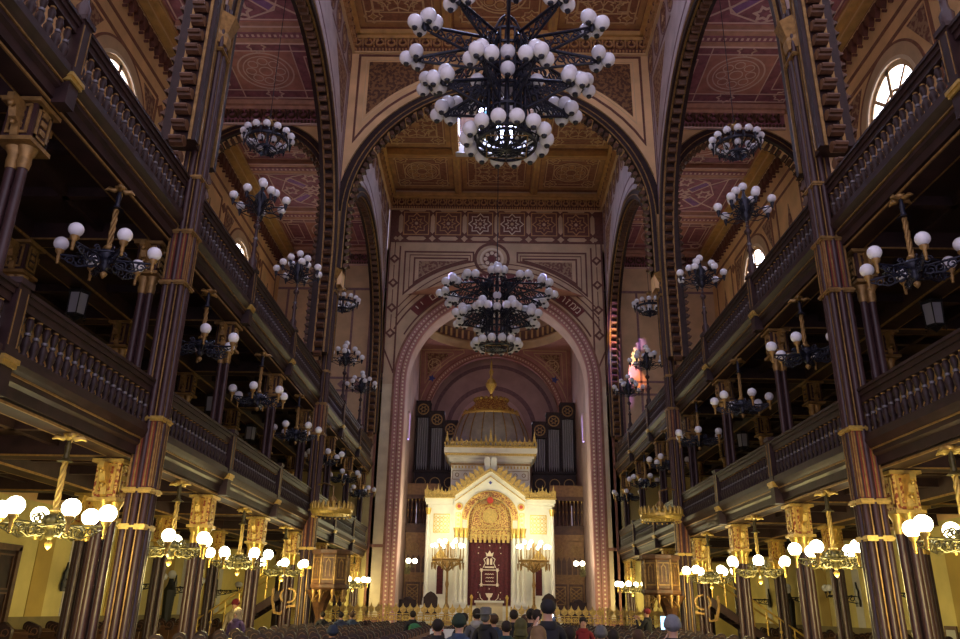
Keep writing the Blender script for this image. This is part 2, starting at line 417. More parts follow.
for q in (-1, 1):
    def tri(o_):
        pts = [(q*(5.85-o_), 23.45-o_*.8), (q*(1.4+o_*3.2), 23.45-o_*.8)]
        R_ = 6.75+o_*.9
        a1 = math.acos(min(1, (1.4+o_*3.2)/R_)); a0 = math.acos(min(1, (5.85-o_)/R_))
        for i in range(9): a_ = a1+(a0-a1)*i/8; pts.append((q*R_*math.cos(a_), 15.9+R_*math.sin(a_)))
        return pts
    d.m(0); d.strip(fq, tri(0), .1, .02, True); d.m(1); d.prism(fq, tri(.42), 0, .015); d.m(2); d.strip(fq, tri(.3), .035, .025, True)
trim(d, ['brown', 'scroll_d', 'ceil_l'])

# ---- aisle transverse arches
for s in (-1, 1):
    for Yc in (Y1, Y2+.1):
        f = fT(Yc); cu = s*9.5
        w = MB(); w.archwall(f, min(s*6.4, s*12.2), max(s*6.4, s*12.2), 9.3, 21.2, cu, 17.1, 2.62, 9.3, -.25, .2, 36)
        struct('wall_aisle_arch_%s_%s' % (SIDE[s], 'front' if Yc == Y1 else 'middle'), w, 'ochre')
        fq = lambda u, z, dd, f=f: f(u, z, .2+dd)
        a = MB(); a.m(0); a.arcband(fq, cu, 17.1, 2.62, 2.78, -.5, .16, 9.4); a.arcband(fq, cu, 17.1, 2.78, 2.66+.4, -.45, .07, None, 40, 0, PI)
        a.m(1); a.arcband(fq, cu, 17.1, 2.77, 2.80, .12, .18, 9.4); a.arcband(fq, cu, 17.1, 3.04, 3.08, 0, .09)
        a.m(2); a.fringe(fq, cu, 17.1, 2.62, -.3, -.05, .27, .085, 9.6)
        trim(a, ['wood', 'gold_dull', 'wood_mid'])

# ---- nave ceiling with coffers, skylight in the centre coffer of each bay
def ornament(mb, f, u0, u1, v0, v1, kind, B, L, D, P=None):
    """B=ground idx, L=line idx, D=dark idx"""
    cu, cv = (u0+u1)/2, (v0+v1)/2; hu, hv = (u1-u0)/2, (v1-v0)/2
    mb.m(B); mb.rect(f, u0+.12, u1-.12, v0+.12, v1-.12, .24, .02)
    mb.m(L); mb.rect(f, u0+.32, u1-.32, v0+.32, v1-.32, .05, .03)
    mb.m(D)
    mb.prism(f, [(u0+.42, v0+.42), (u1-.42, v0+.42), (u1-.42, v1-.42), (u0+.42, v1-.42)], 0, .012)
    for a in (-1, 1):
        for b in (-1, 1):
            x, y = cu+a*(hu-.62), cv+b*(hv-.62)
            mb.m(L); mb.star(f, x, y, .40, 8, .74, .04, .035); mb.star(f, x, y, .2, 4, .5, .03, .035)
            mb.m(B); mb.disc(f, x, y, .13, .03)
    mb.m(L)
    if kind == 'rosette':
        R = min(hu, hv)*.56
        mb.ring(f, cu, cv, R, .06, .03); mb.ring(f, cu, cv, R*.86, .03, .03); mb.ring(f, cu, cv, R*.3, .04, .03)
        for i in range(8):
            a = PI*i/4; mb.ring(f, cu+R*.57*math.cos(a), cv+R*.57*math.sin(a), R*.22, .035, .03, 12)
        mb.m(B)
        for i in range(8):
            a = PI*i/4; mb.disc(f, cu+R*.57*math.cos(a), cv+R*.57*math.sin(a), R*.14, .03, 8)
        mb.m(L)
        for a in (-1, 1):
            mb.rect(f, cu+a*(hu-.95)-.22, cu+a*(hu-.95)+.22, cv-hv*.4, cv+hv*.4, .04, .03)
            mb.strip(f, [(cu-hu+1.1, cv+a*(hv-.62)), (cu+hu-1.1, cv+a*(hv-.62))], .04, .03)
    else:
        R = min(hu, hv)*.62
        mb.rect(f, cu-R, cu+R, cv-R, cv+R, .05, .03)
        mb.star(f, cu, cv, R*.98, 8, .76, .05, .035, False, PI/8); mb.star(f, cu, cv, R*.6, 8, .6, .04, .035)
        for i in range(4):
            a = PI/4+PI*i/2; x, y = cu+R*.72*math.cos(a), cv+R*.72*math.sin(a)
            mb.star(f, x, y, R*.24, 6, .6, .035, .035)
            mb.strip(f, [(cu+R*.2*math.cos(a-PI/4), cv+R*.2*math.sin(a-PI/4)), (cu+R*math.cos(a-PI/4), cv+R*math.sin(a-PI/4))], .04, .03)
        mb.m(B); mb.star(f, cu, cv, R*.3, 8, .6, .04, .03, True)
        mb.m(L)
        for a in (-1, 1):
            for b in (-.5, .5): mb.rect(f, cu+a*(hu-.9)-.2, cu+a*(hu-.9)+.2, cv+b*hv*.7-.28, cv+b*hv*.7+.28, .04, .03)

c = MB(); orn = MB(); ZC = 24.85
rows = [(13.5, 17.9), (17.9, 22.3), (22.3, 26.75), (26.75, 31.3), (31.3, 35.85), (35.85, YW)]
cols = [(-6.2, -2.2), (-2.2, 2.2), (2.2, 6.2)]
c.m(0)
for ri, (v0, v1) in enumerate(rows):
    for ci, (u0, u1) in enumerate(cols):
        if ci == 1 and ri in (1, 4): continue
        c.box(u0, u1, v0, v1, ZC, ZC+.1)
        ornament(orn, fC(ZC), u0+.28, u1-.28, v0+.3, v1-.3, 'rosette' if (ri+ci) % 2 == 1 else 'star', 0, 1, 2)
struct('ceiling', c, ['ceil_d'])
trim(orn, ['ceil', 'ceil_l', 'ceil_d'])
b = MB(); b.m(0)
for v in (13.5, 17.9, 22.3, 31.3, 35.85): b.box(-6.2, 6.2, v-.17, v+.17, ZC-.42, ZC)
for u in (-2.2, 2.2): b.box(u-.17, u+.17, 13.5, YW, ZC-.40, ZC)
b.m(1)
for v in (17.9, 22.3, 31.3, 35.85): b.box(-6.2, 6.2, v-.22, v+.22, ZC-.1, ZC-.04); b.box(-6.2, 6.2, v-.06, v+.06, ZC-.45, ZC-.42)
for u in (-2.2, 2.2):
    b.box(u-.22, u+.22, 13.5, YW, ZC-.1, ZC-.04); b.box(u-.06, u+.06, 13.5, YW, ZC-.43, ZC-.4)
trim(b, ['beam', 'ceil'])
nw = nwin
for v0, v1 in ((17.9, 22.3), (31.3, 35.85)):
    k = MB(); k.m(0)
    k.box(-2.2, -2.05, v0, v1, ZC-.3, ZC+.7); k.box(2.05, 2.2, v0, v1, ZC-.3, ZC+.7); k.box(-2.2, 2.2, v0, v0+.15, ZC-.3, ZC+.7); k.box(-2.2, 2.2, v1-.5, v1-.12, ZC-.5, ZC+.7)
    k.m(1)
    fz = fC(ZC+.62)
    cu, cv = 0, (v0+v1)/2
    k.rect(fz, -1.95, 1.95, v0+.22, v1-.22, .09, .06)
    for a in (-1, 1):
        k.prism(fz, [(a*1.95, cv-1.9), (a*.75, cv), (a*1.95, cv+1.9)], 0, .03); k.strip(fz, [(a*1.9, cv-1.9), (a*.6, cv), (a*1.9, cv+1.9)], .07, .06)
        k.strip(fz, [(-1.9, cv+a*1.95), (0, cv+a*.7), (1.9, cv+a*1.95)], .07, .06)
    k.ring(fz, 0, cv, .8, .08, .06)
    sk = struct('window_%d' % nw, k, ['wallwhite', 'pink_l']); nw += 1
    MB().box(-2.06, 2.06, v0+.1, v1-.3, ZC+.63, ZC+.68).build('skylight_pane', 'skyglass', sk)
    g = MB(); g.disc(fC(ZC+.62), 0, cv, .78, .03, 24); g.build('stained_rose', 'stainglass', sk)
# cornices round the nave
def cornice(mb, f, u0, u1, zt, d0=0.):
    mb.m(0); mb.box(u0, u1, d0, d0+.34, zt-.2, zt, f); mb.box(u0, u1, d0, d0+.2, zt-.34, zt-.2, f)
    mb.m(1); mb.box(u0, u1, d0, d0+.06, zt-.95, zt-.34, f); mb.m(3); mb.box(u0, u1, d0, d0+.12, zt-1.02, zt-.95, f)
    u = u0+.2
    while u < u1-.1:
        mb.m(2); mb.ring(lambda a, b_, c_: f(a, b_, c_+d0+.1), u, zt-.56, .15, .06, .1, 10); mb.m(1)
        mb.prism(f, [(u-.06, zt-.36), (u+.06, zt-.36), (u, zt-.5)], d0, d0+.22)
        mb.m(2); mb.box(u+.2, u+.26, d0, d0+.2, zt-.72, zt-.36, f)
        u += .48
    u = u0
    mb.m(2)
    while u < u1: mb.box(u, u+.07, d0, d0+.15, zt-.93, zt-.82, f); u += .14
k = MB()
for s in (-1, 1):
    cornice(k, fL(s), 13.5, 26.5, ZC-.3); cornice(k, fL(s), 27.2, YW, ZC-.3)
cornice(k, fT(Y2-.15), -6.2, 6.2, ZC-.3); cornice(k, fT(YW), -6.2, 6.2, ZC-.3)
trim(k, ['beam', 'brown', 'ceil', 'ceil_l'])

# ---- aisle ceilings
for s in (-1, 1):
    c = MB(); c.m(0); c.box(s*6.4, s*12.2, 13.5, YW, 21.0, 21.1)
    struct('ceiling_aisle_'+SIDE[s], c, 'ais')
    o = MB(); f = fC(21.0); lo, hi = sorted((s*6.5, s*11.5))
    for ri, (v0, v1) in enumerate(rows):
        mid = ri in (1, 4)
        a0, a1 = v0+.62, v1-.62
        o.m(2); o.box(lo, hi, v0+.5, v1-.5, 20.99, 21.0)
        o.m(1); o.rect(f, lo+.1, hi-.1, a0-.05, a1+.05, .05, .03)
        cu, cv = (lo+hi)/2, (v0+v1)/2
        if not mid:
            o.m(0); o.prism(f, [(cu-1.25, a0+.45), (cu+1.25, a0+.45), (cu+1.25, a1-.45), (cu-1.25, a1-.45)], .01, .02)
            o.m(1); o.ring(f, cu, cv, 1.05, .06, .035, 32); o.ring(f, cu, cv, .85, .04, .035, 32); o.ring(f, cu, cv, .25, .04, .035, 12)
            for i in range(8):
                a = PI*i/4; o.ring(f, cu+.56*math.cos(a), cv+.56*math.sin(a), .19, .035, .035, 10)
            o.strip(f, [(cu-1.25, a0), (cu-1.25, a1)], .04, .035); o.strip(f, [(cu+1.25, a0), (cu+1.25, a1)], .04, .035)
            o.strip(f, [(lo+.1, a0+.45), (hi-.1, a0+.45)], .04, .035); o.strip(f, [(lo+.1, a1-.45), (hi-.1, a1-.45)], .04, .035)
            for q in (-1, 1):
                o.rect(f, cu+q*1.95-.3, cu+q*1.95+.3, a0+.75, a1-.75, .04, .035)
                for r_ in (-1, 1): o.star(f, cu+q*2.2, cv+r_*1.25, .32, 8, .76, .045, .04)
            for r_ in (-1, 1): o.star(f, cu, cv+r_*1.38, .34, 8, .7, .045, .04)
        else:
            o.m(1)
            for q in (-1, 1):
                o.strip(f, [(cu-q*2.1, cv-1.5), (cu+q*2.1, cv+1.5)], .07, .03)
                o.strip(f, [(cu+q*1.95, a0), (cu+q*1.95, a1)], .05, .035)
            for i in range(4):
                a = PI/2*i+PI/4
                x, y = cu+1.05*math.cos(a), cv+1.0*math.sin(a)
                o.m(3); rr = Matrix.Rotation(a, 2)
                pts = [rr @ Vector(p) for p in ((-.5, -.2), (.5, -.2), (.5, .2), (-.5, .2))]
                pts = [(x+p.x, y+p.y) for p in pts]
                o.prism(f, pts, .01, .03); o.m(4); o.strip(f, pts, .06, .045, True)
                x, y = cu+1.15*math.cos(a+PI/4), cv+1.15*math.sin(a+PI/4)
                o.m(4); o.star(f, x, y, .34, 6, .6, .08, .045)
            o.m(4); o.star(f, cu, cv, .45, 8, .6, .07, .045); o.ring(f, cu, cv, 1.62, .05, .04, 8)
        # bands between panels
    for v in (17.9, 22.3, 31.3, 35.85):
        o.m(5); o.box(lo, hi, v-.45, v+.45, 20.8, 21.0)
        o.m(2); o.box(lo, hi, v-.14, v+.14, 20.77, 20.8)
        o.m(1)
        u = lo
        while u < hi-.1: o.box(u, u+.09, v-.06, v+.06, 20.755, 20.77); u += .2
        o.box(lo, hi, v-.46, v-.42, 20.76, 20.8); o.box(lo, hi, v+.42, v+.46, 20.76, 20.8)
    trim(o, ['ais', 'ais_l', 'ais_d', 'ais_p', 'ais_l', 'ais_b'])
    k = MB()
    for Yq in (Y2-.15, YW): cornice(k, fT(Yq), lo, hi, 20.95)
    trim(k, ['ais_b', 'ais_d', 'wood_mid', 'ais_l'])
    # aisle end walls
    f = fT(YW); w = MB(); lo, hi = sorted((s*6.0, s*12.2)); w.m(0); w.box(lo, hi, -.3, 0, 8.6, 21, f); w.m(1); w.box(lo, hi, -.3, 0, 0, 8.6, f)
    struct('wall_aisle_end_'+SIDE[s], w, ['tan', 'wallyel'])
    d = MB()
    for zz in (12.6, 13.3): d.strip(f, [(lo, zz), (hi, zz)], .12)
    for uu in (6.9, 7.9, 10.4, 11.6): d.strip(f, [(s*uu, 9.5), (s*uu, 18.5)], .12)
    d.strip(f, [(lo, 18.5), (hi, 18.5)], .14)
    for uu in (7.4, 8.2, 11): d.lozenge(f, s*uu, 12.95, .24)
    trim(d, ['mauve'])
# ---- end wall with the chancel arch
f = fT(YW); ACX, ACZ, ARI = 0.15, 13.1, 4.9
w = MB(); w.m(0); w.archwall(f, -6.2, 6.5, 13.0, 24.95, ACX, ACZ, 5.0, 13.0, -.4, 0, 48)
w.m(1); w.box(-6.2, ACX-5.0, -.4, 0, 0, 13.0, f); w.box(ACX+5.0, 6.5, -.4, 0, 0, 13.0, f)
WE = struct('wall_chancel', w, ['tan', 'marble'])
d = MB()
# pink moulded rings with white beads
d.m(0); d.arcband(f, ACX, ACZ, ARI, ARI+.30, -.2, .12, .9, 56); d.arcband(f, ACX, ACZ, ARI+.30, ARI+.62, -.1, .06, .9, 56)
d.m(1); d.arcband(f, ACX, ACZ, ARI+.60, ARI+.72, 0, .10, .9, 56); d.arcband(f, ACX, ACZ, ARI+.27, ARI+.32, 0, .14, .9, 56)
d.m(2)
d.beads(lambda u, z, dd: f(u, z, dd+.1), ACX, ACZ, ARI+.15, .055, .06, .9, .2)
d.beads(lambda u, z, dd: f(u, z, dd+.04), ACX, ACZ, ARI+.46, .05, .06, .9, .2)
# toothed sawedge at outer ring (upper part only)
d.m(0)
trim(d, ['pink', 'brown_l', 'cream'])
d = MB(); d.m(0); d.arcband(f, ACX, ACZ, 5.85, 6.42, 0, .03, None, 48, math.radians(41), math.radians(139))
d.m(1); d.arcband(f, ACX, ACZ, 6.42, 6.5, 0, .04, None, 48, math.radians(28), math.radians(152)); d.arcband(f, ACX, ACZ, 5.77, 5.85, 0, .04, None, 48, math.radians(28), math.radians(152))
d.arcband(f, ACX, ACZ, 6.72, 6.78, 0, .03, None, 48, math.radians(33), math.radians(147)); d.arcband(f, ACX, ACZ, 7.02, 7.07, 0, .03, None, 48, math.radians(38), math.radians(142))
# nested spandrel lines, scroll triangles
for q in (-1, 1):
    def sp(o_, r_):
        x1 = 5.15-o_; zt = 20.85-o_*.72
        xt = max(1.25+o_*.6, math.sqrt(max(0, r_*r_-(zt-ACZ)**2))+.02)
        pts = [(q*x1, zt), (q*xt, zt)]
        A0 = math.acos(min(.999, xt/r_)); A1 = math.acos(min(.999, x1/r_))
        for i in range(11):
            a_ = A0+(A1-A0)*i/10; pts.append((q*r_*math.cos(a_), max(ACZ+r_*math.sin(a_), 0)))
        return pts
    d.m(1); d.strip(f, sp(0, 7.28), .09, .03, True); d.strip(f, sp(.28, 7.35), .05, .03, True); d.strip(f, sp(.55, 7.42), .09, .03, True)
    d.m(2); d.prism(f, sp(.8, 7.5), 0, .02)
    d.m(1)
    d.strip(f, [(q*5.45, 13.6), (q*5.45, 21.2)], .09, .03); d.strip(f, [(q*6.05, 13.6), (q*6.05, 23.2)], .09, .03)
    d.strip(f, [(q*5.45, 13.6), (q*6.05, 15.0)], .09, .03)
    for zz in (15.9, 17.4, 18.9, 20.4, 21.7):
        d.m(1); d.star(f, q*5.75, zz, .30, 4, .68, .09, .03, True); d.m(3); d.lozenge(f, q*5.75, zz, .13, .04); d.m(1)
        d.strip(f, [(q*5.75, zz+.3), (q*5.75, zz+1.1)], .05, .03)
# roundel
d.m(1); d.ring(f, ACX-.35, 20.45, .95, .16, .03); d.m(4); d.ring(f, ACX-.35, 20.45, .62, .12, .03); d.m(1); d.disc(f, ACX-.35, 20.45, .5, .02); d.m(4)
for i in range(8): d.disc(f, ACX-.35+.36*math.cos(PI*i/4), 20.45+.36*math.sin(PI*i/4), .12, .035, 8)
d.m(0); d.disc(f, ACX-.35, 20.45, .17, .045)
# frieze of star panels under the cornice
d.m(5); d.box(-6.1, 6.3, 0, .02, 21.45, 23.75, f)
for i in range(6):
    cx = -4.6+i*1.85
    d.m(6); d.rect(f, cx-.72, cx+.72, 21.95, 23.39, .06, .035)
    d.m(4 if i in (2, 3) else 6); d.star(f, cx, 22.67, .66, 8, .74, .05, .04); d.star(f, cx, 22.67, .4, 8, .55, .04, .04)
    d.m(3); d.disc(f, cx, 22.67, .1, .04, 8)
for i in range(7):
    cx = -5.5+i*1.85
    for zz in (21.7, 23.57):
        d.m(3); d.star(f, cx, zz, .2, 4, .66, .06, .04, True)
        if i < 6:
            d.m(3); d.prism(f, [(cx+.35, zz), (cx+.5, zz-.12), (cx+1.35, zz-.12), (cx+1.5, zz), (cx+1.35, zz+.12), (cx+.5, zz+.12)], 0, .03)
    d.m(3); d.prism(f, [(cx, 22.0), (cx+.12, 22.15), (cx+.12, 23.1), (cx, 23.3), (cx-.12, 23.1), (cx-.12, 22.15)], 0, .03)
trim(d, ['red', 'brown', 'scroll', 'tan', 'cream', 'brown', 'ceil'])
# Hebrew inscription round the arch
HEB = '\u05de\u05de\u05d6\u05e8\u05d7 \u05e9\u05de\u05e9 \u05e2\u05d3 \u05de\u05d1\u05d5\u05d0\u05d5 \u05de\u05d4\u05dc\u05dc \u05e9\u05dd \u05d9\u05d9'
txt = HEB[::-1]
fc = bpy.data.curves.new('glyph', 'FONT'); fo = bpy.data.objects.new('glyph', fc); C.objects.link(fo); fc.resolution_u = 3
lm = MB(); n = len(txt)
for i, ch in enumerate(txt):
    if ch == ' ': continue
    a = math.radians(136-92*i/(n-1)); fc.body = ch
    bpy.context.view_layer.update()
    dg = bpy.context.evaluated_depsgraph_get(); g = bpy.data.meshes.new_from_object(fo.evaluated_get(dg))
    xs = [v.co.x for v in g.vertices]; mx = (min(xs)+max(xs))/2; SZ = .62
    P_ = []
    for v in g.vertices:
        x = (v.co.x-mx)*SZ; y = v.co.y*SZ; r = 5.97+y
        P_.append(f(ACX+r*math.cos(a)+x*math.sin(a), ACZ+r*math.sin(a)-x*math.cos(a), .05))
    lm.add(P_, [tuple(p.vertices) for p in g.polygons]); bpy.data.meshes.remove(g)
bpy.data.objects.remove(fo); bpy.data.curves.remove(fc)
lm.build('inscription', 'cream', WE)
# brown-red vertical strips and string course on the marble pilasters
d = MB()
for q in (-1, 1):
    for uu in ((5.62, 5.72), (6.1, 6.2)): pass
    x0, x1 = (ACX+q*5.62, q*6.35) if q > 0 else (-6.2, ACX-5.62)
    d.m(0); d.box(x0, x1, 0, .05, 4.55, 4.7, f); d.box(x0, x1, 0, .05, .95, 1.3, f)
    d.m(0); d.box(q*6.18 if q > 0 else -6.26, q*6.3 if q > 0 else -6.14, 0, .09, 1, 13.3, f)
trim(d, ['brown_l'])
# chancel reveal, side walls, dome, back wall
CHZ = 17.95
r = MB(); r.m(0); r.arcband(f, ACX, ACZ, ARI-.02, ARI+.2, -1.3, -.05, 1.0, 48)
trim(r, ['pink_l'])
for q in (-1, 1):
    w = MB(); x = ACX+q*5.05
    w.m(0); w.box(*sorted((x, x+q*.3)), YW+.4, 51.6, .9, 20.4)
    o = struct('wall_chancel_'+('left' if q < 0 else 'right'), w, ['pink_w'])
    w = MB(); fx = lambda u, z, dd, x=x, q=q: (x-q*dd, u, z)
    for yy in (44.0,):
        w.m(0); w.arcband(fx, yy, 12.2, .14, .26, 0, .08, 10.8, 12)
    trim(w, ['pink_l'])
    sl = MB()
    for yy in (44.0,): sl.prism(fx, [(yy-.12, 10.8)]+[(yy+.12*math.cos(PI-PI*i/10), 12.2+.2*math.sin(PI-PI*i/10)) for i in range(11)]+[(yy+.12, 10.8)], .0, .04)
    sw = struct('window_%d' % nw, sl, ['slitglass']); nw += 1
YB = 49.9
f2 = fT(YB); w = MB(); w.m(0); w.archwall(f2, ACX-5.05, ACX+5.05, 8.0, 20.4, ACX-.1, 13.4, 4.35, 8.0, -.5, 0, 40)
struct('wall_chancel_rear_arch', w, ['pink'])
d = MB(); d.m(0); d.arcband(f2, ACX-.1, 13.4, 4.35, 4.62, -.1, .1, 8); d.m(1); d.arcband(f2, ACX-.1, 13.4, 4.62, 4.68, 0, .13, 8); d.arcband(f2, ACX-.1, 13.4, 4.3, 4.36, 0, .13, 8)
d.m(2); d.beads(f2, ACX-.1, 13.4, 4.49, .05, .15, 8, .2)
for q in (-1, 1):
    def pt(o_, r_):
        pts = [(q*(4.95-o_), 18.2-o_*.6), (q*(1.9+o_*2.4), 18.2-o_*.6)]
        A0 = math.acos((1.9+o_*2.4)/r_); A1 = math.acos(min(.999, (4.95-o_)/r_))
        for i in range(9): a_ = A0+(A1-A0)*i/8; pts.append((ACX-.1+q*r_*math.cos(a_), 13.4+r_*math.sin(a_)))
        return pts
    d.m(3); d.strip(f2, pt(0.05, 5.0), .06, .03, True); d.m(3); d.strip(f2, pt(.35, 5.2), .05, .03, True); d.m(4); d.prism(f2, pt(.5, 5.32), 0, .02)
    d.m(3); d.ring(f2, q*3.95, 17.1, .42, .06, .04); d.star(f2, q*3.95, 17.1, .3, 6, .55, .05, .04)
    d.m(5); d.star(f2, q*4.1, 16.15, .26, 5, .5, .05, .05, True)
trim(d, ['pink', 'brown_l', 'cream', 'tan', 'scroll', 'blue'])
w = MB(); w.m(0); w.archwall(fT(51.2), ACX-5, ACX+5, .9, 19, ACX-.25, 13.0, 2.0, 13.0, -.3, 0, 30)
struct('wall_rear', w, ['pink_w'])
d = MB(); f3 = fT(51.2); d.m(0); d.arcband(f3, ACX-.25, 13.0, 2.0, 2.3, -.1, .08); d.m(1); d.arcband(f3, ACX-.25, 13.0, 2.75, 3.05, 0, .03); d.arcband(f3, ACX-.1, 13.4, 3.9, 4.15, 0, .03)
trim(d, ['pink_l', 'mauve'])
g = MB(); g.arcband(f3, ACX-.25, 13.0, 1.95, 2.02, -.2, 0); g.arcband(f3, ACX-.25, 13.0, 1.1, 1.2, -.2, -.1)
for i in range(9):
    a = PI*i/8; g.strip(lambda u, z, dd: f3(u, z, dd-.2), [(ACX-.25+1.15*math.cos(a), 13+1.15*math.sin(a)), (ACX-.25+1.98*math.cos(a), 13+1.98*math.sin(a))], .07, .05)
g.box(ACX-2.25, ACX+1.75, -.2, -.05, 12.95, 13.05, f3)
wn = struct('window_%d' % nw, g, ['pink_l']); nw += 1
g = MB(); g.prism(f3, [(ACX-.25+2*math.cos(PI*i/24), 13+2*math.sin(PI*i/24)) for i in range(25)], -.28, -.22); g.build('pane', 'rose_glass', wn)
# dome ring
dm = MB(); o_ = (ACX-.1, 45.4, 0)
dm.m(0)
prof = [(5.3, 18.25), (4.75, 18.25), (4.75, 18.4), (4.55, 18.45), (4.55, 18.6), (4.85, 18.75)]
dm.lathe(prof[:], 56, o_, False); 
dm = MB()
def openlathe(mb, prof, n, o, mi):
    mb.m(mi); vs = [(o[0]+r_*math.cos(2*PI*j/n), o[1]+r_*math.sin(2*PI*j/n), o[2]+z_) for r_, z_ in prof for j in range(n)]
    mb.add(vs, [(i*n+j, i*n+(j+1) % n, (i+1)*n+(j+1) % n, (i+1)*n+j) for i in range(len(prof)-1) for j in range(n)], True)
openlathe(dm, [(7.2, 18.2), (4.72, 18.2)], 56, o_, 0)
openlathe(dm, [(4.72, 18.2), (4.6, 18.32), (4.6, 18.5), (4.42, 18.55), (4.42, 18.72), (4.66, 18.8)], 56, o_, 1)
openlathe(dm, [(4.66, 18.8), (4.6, 19.5)], 56, o_, 2)
openlathe(dm, [(4.6, 19.5), (4.3, 20.6), (3.6, 21.8), (2.5, 22.7), (1.2, 23.2), (.01, 23.3)], 56, o_, 3)
dm.m(1)
for j in range(64):
    a = 2*PI*j/64; cx, cy = o_[0]+4.55*math.cos(a), o_[1]+4.55*math.sin(a)
    dm.add([(cx-.07, cy-.07, 18.85), (cx+.07, cy-.07, 18.85), (cx+.07, cy+.07, 18.85), (cx-.07, cy+.07, 18.85), (cx-.07, cy-.07, 19.4), (cx+.07, cy-.07, 19.4), (cx+.07, cy+.07, 19.4), (cx-.07, cy+.07, 19.4)], [(0,1,2,3),(4,5,6,7),(0,1,5,4),(1,2,6,5),(2,3,7,6),(3,0,4,7)])
struct('ceiling_dome', dm, ['pink', 'tan', 'mauve', 'pink_w'])
# platform
p = MB(); p.m(0); p.box(-6.15, 6.3, 33.6, 40.2, 0, 1.0); p.box(ACX-5.05, ACX+5.05, 40.2, 51.2, 0, 1.0); p.m(1); p.box(-8.8, 8.8, 33.5, 33.6, 0, 1.05); p.box(-6.2, 6.35, 33.45, 33.5, .95, 1.05)
struct('trim_platform', p, ['floor', 'wood_mid'])

# ================================================================== GALLERIES (structure)
def galleries(s):
    g = MB()
    for zb, zt in ((4.05, 4.55), (8.2, 8.75)):
        # main beam + fascia profile facing the nave; profile in (x from nave, z)
        prof = [(6.75, zb), (6.43, zb), (6.43, zb+.07), (6.37, zb+.07), (6.37, zb+.22), (6.31, zb+.26), (6.31, zb+.34), (6.25, zb+.40), (6.20, zb+.46), (6.20, zb+.52), (6.75, zb+.52)]
        fy = lambda u, z, d_: (s*u, d_, z)
        g.m(0); g.prism(fy, prof, 3.0, YW)
        g.m(1)
        g.box(*sorted((s*6.40, s*6.43)), 3, YW, zb+.0, zb+.035); g.box(*sorted((s*6.285, s*6.31)), 3, YW, zb+.33, zb+.355)
        g.box(*sorted((s*6.74, s*6.78)), 3, YW, zb+.0, zb+.035)
        # slab + rear longitudinal beams
        g.m(2); g.box(*sorted((s*6.6, s*12.2)), 3, YW, zb+.38, zb+.52)
        g.m(0); g.box(*sorted((s*9.1, s*9.5)), 3, YW, zb-.02, zb+.4)
        g.m(1); g.box(*sorted((s*9.06, s*9.1)), 3, YW, zb-.02, zb+.02); g.box(*sorted((s*9.5, s*9.54)), 3, YW, zb-.02, zb+.02)
        for k, y in CY.items():
            g.m(0); g.box(*sorted((s*6.6, s*12.2)), y-.17, y+.17, zb+.02, zb+.4)
            g.m(1)
            for q in (-.18, .18): g.box(*sorted((s*6.6, s*12.2)), y+q-.015, y+q+.015, zb+.02, zb+.05)
            # intermediate ribs
            if k < 6:
                g.m(0)
                for t in (1/3, 2/3): g.box(*sorted((s*6.6, s*12.2)), y+S*t-.07, y+S*t+.07, zb+.2, zb+.4)
                for xx in (7.8, 10.8): g.box(*sorted((s*(xx-.06), s*(xx+.06))), y, min(y+S, YW), zb+.2, zb+.4)
    trim(g, ['wood', 'gold_dull', 'soffit'])
for s in (-1, 1): galleries(s)
# upper gallery floor slab behind rails is the ceiling of the lower level

# ---- balustrades: one per bay, turned balusters as parts
bal = MB()
def baluster_mesh(h):
    b = MB(); b.m(0)
    b.lathe([(.055, 0), (.055, .05), (.034, .08), (.062, h*.25), (.066, h*.36), (.036, h*.47), (.03, h*.5)], 8)
    b.m(1); b.lathe([(.04, h*.5), (.046, h*.53), (.04, h*.56)], 8); b.m(0)
    b.lathe([(.03, h*.56), (.048, h*.68), (.055, h*.78), (.036, h*.87)], 8)
    b.m(2); b.lathe([(.034, h*.87), (.05, h*.93), (.05, h)], 8)
    return b.mesh('baluster', ['wood', 'steel', 'gold_dull'])
BM = baluster_mesh(.62)
LEV = {0: ('lower', 4.57), 1: ('upper', 8.72)}
for s in (-1, 1):
    for lv, (ln, z0) in LEV.items():
        for k in range(-2, 6):
            y0, y1 = CY[k], CY[k+1]
            t = thing('balustrade', 'dark balustrade of the %s %s gallery, %s' % (ln, SIDE[s], ['cut off at the picture edge', 'ending at the near great pillar', 'first beyond the near great pillar', 'second beyond the near great pillar', 'ending at the far great pillar', 'first beyond the far great pillar', 'second beyond the far great pillar', 'ending at the end wall'][k+2]), 'balustrade', (s*6.32, (y0+y1)/2, z0), 0, 'gallery balustrades')
            h = (y1-y0)/2-.14
            r = MB(); r.box(-.09, .09, -h, h, .75, .83); r.box(-.12, .12, -h, h, .83, .88); r.box(-.06, .06, -h, h, .64, .75)
            r.build('handrail', 'wood', t)
            b_ = MB(); b_.m(0); b_.box(-.1, .1, -h, h, -.02, .08); b_.build('bottom_rail', ['wood'], t)
            n = 20
            for i in range(n):
                link('baluster', BM, t, (0, -h+.1+(2*h-.2)*i/(n-1), .08))
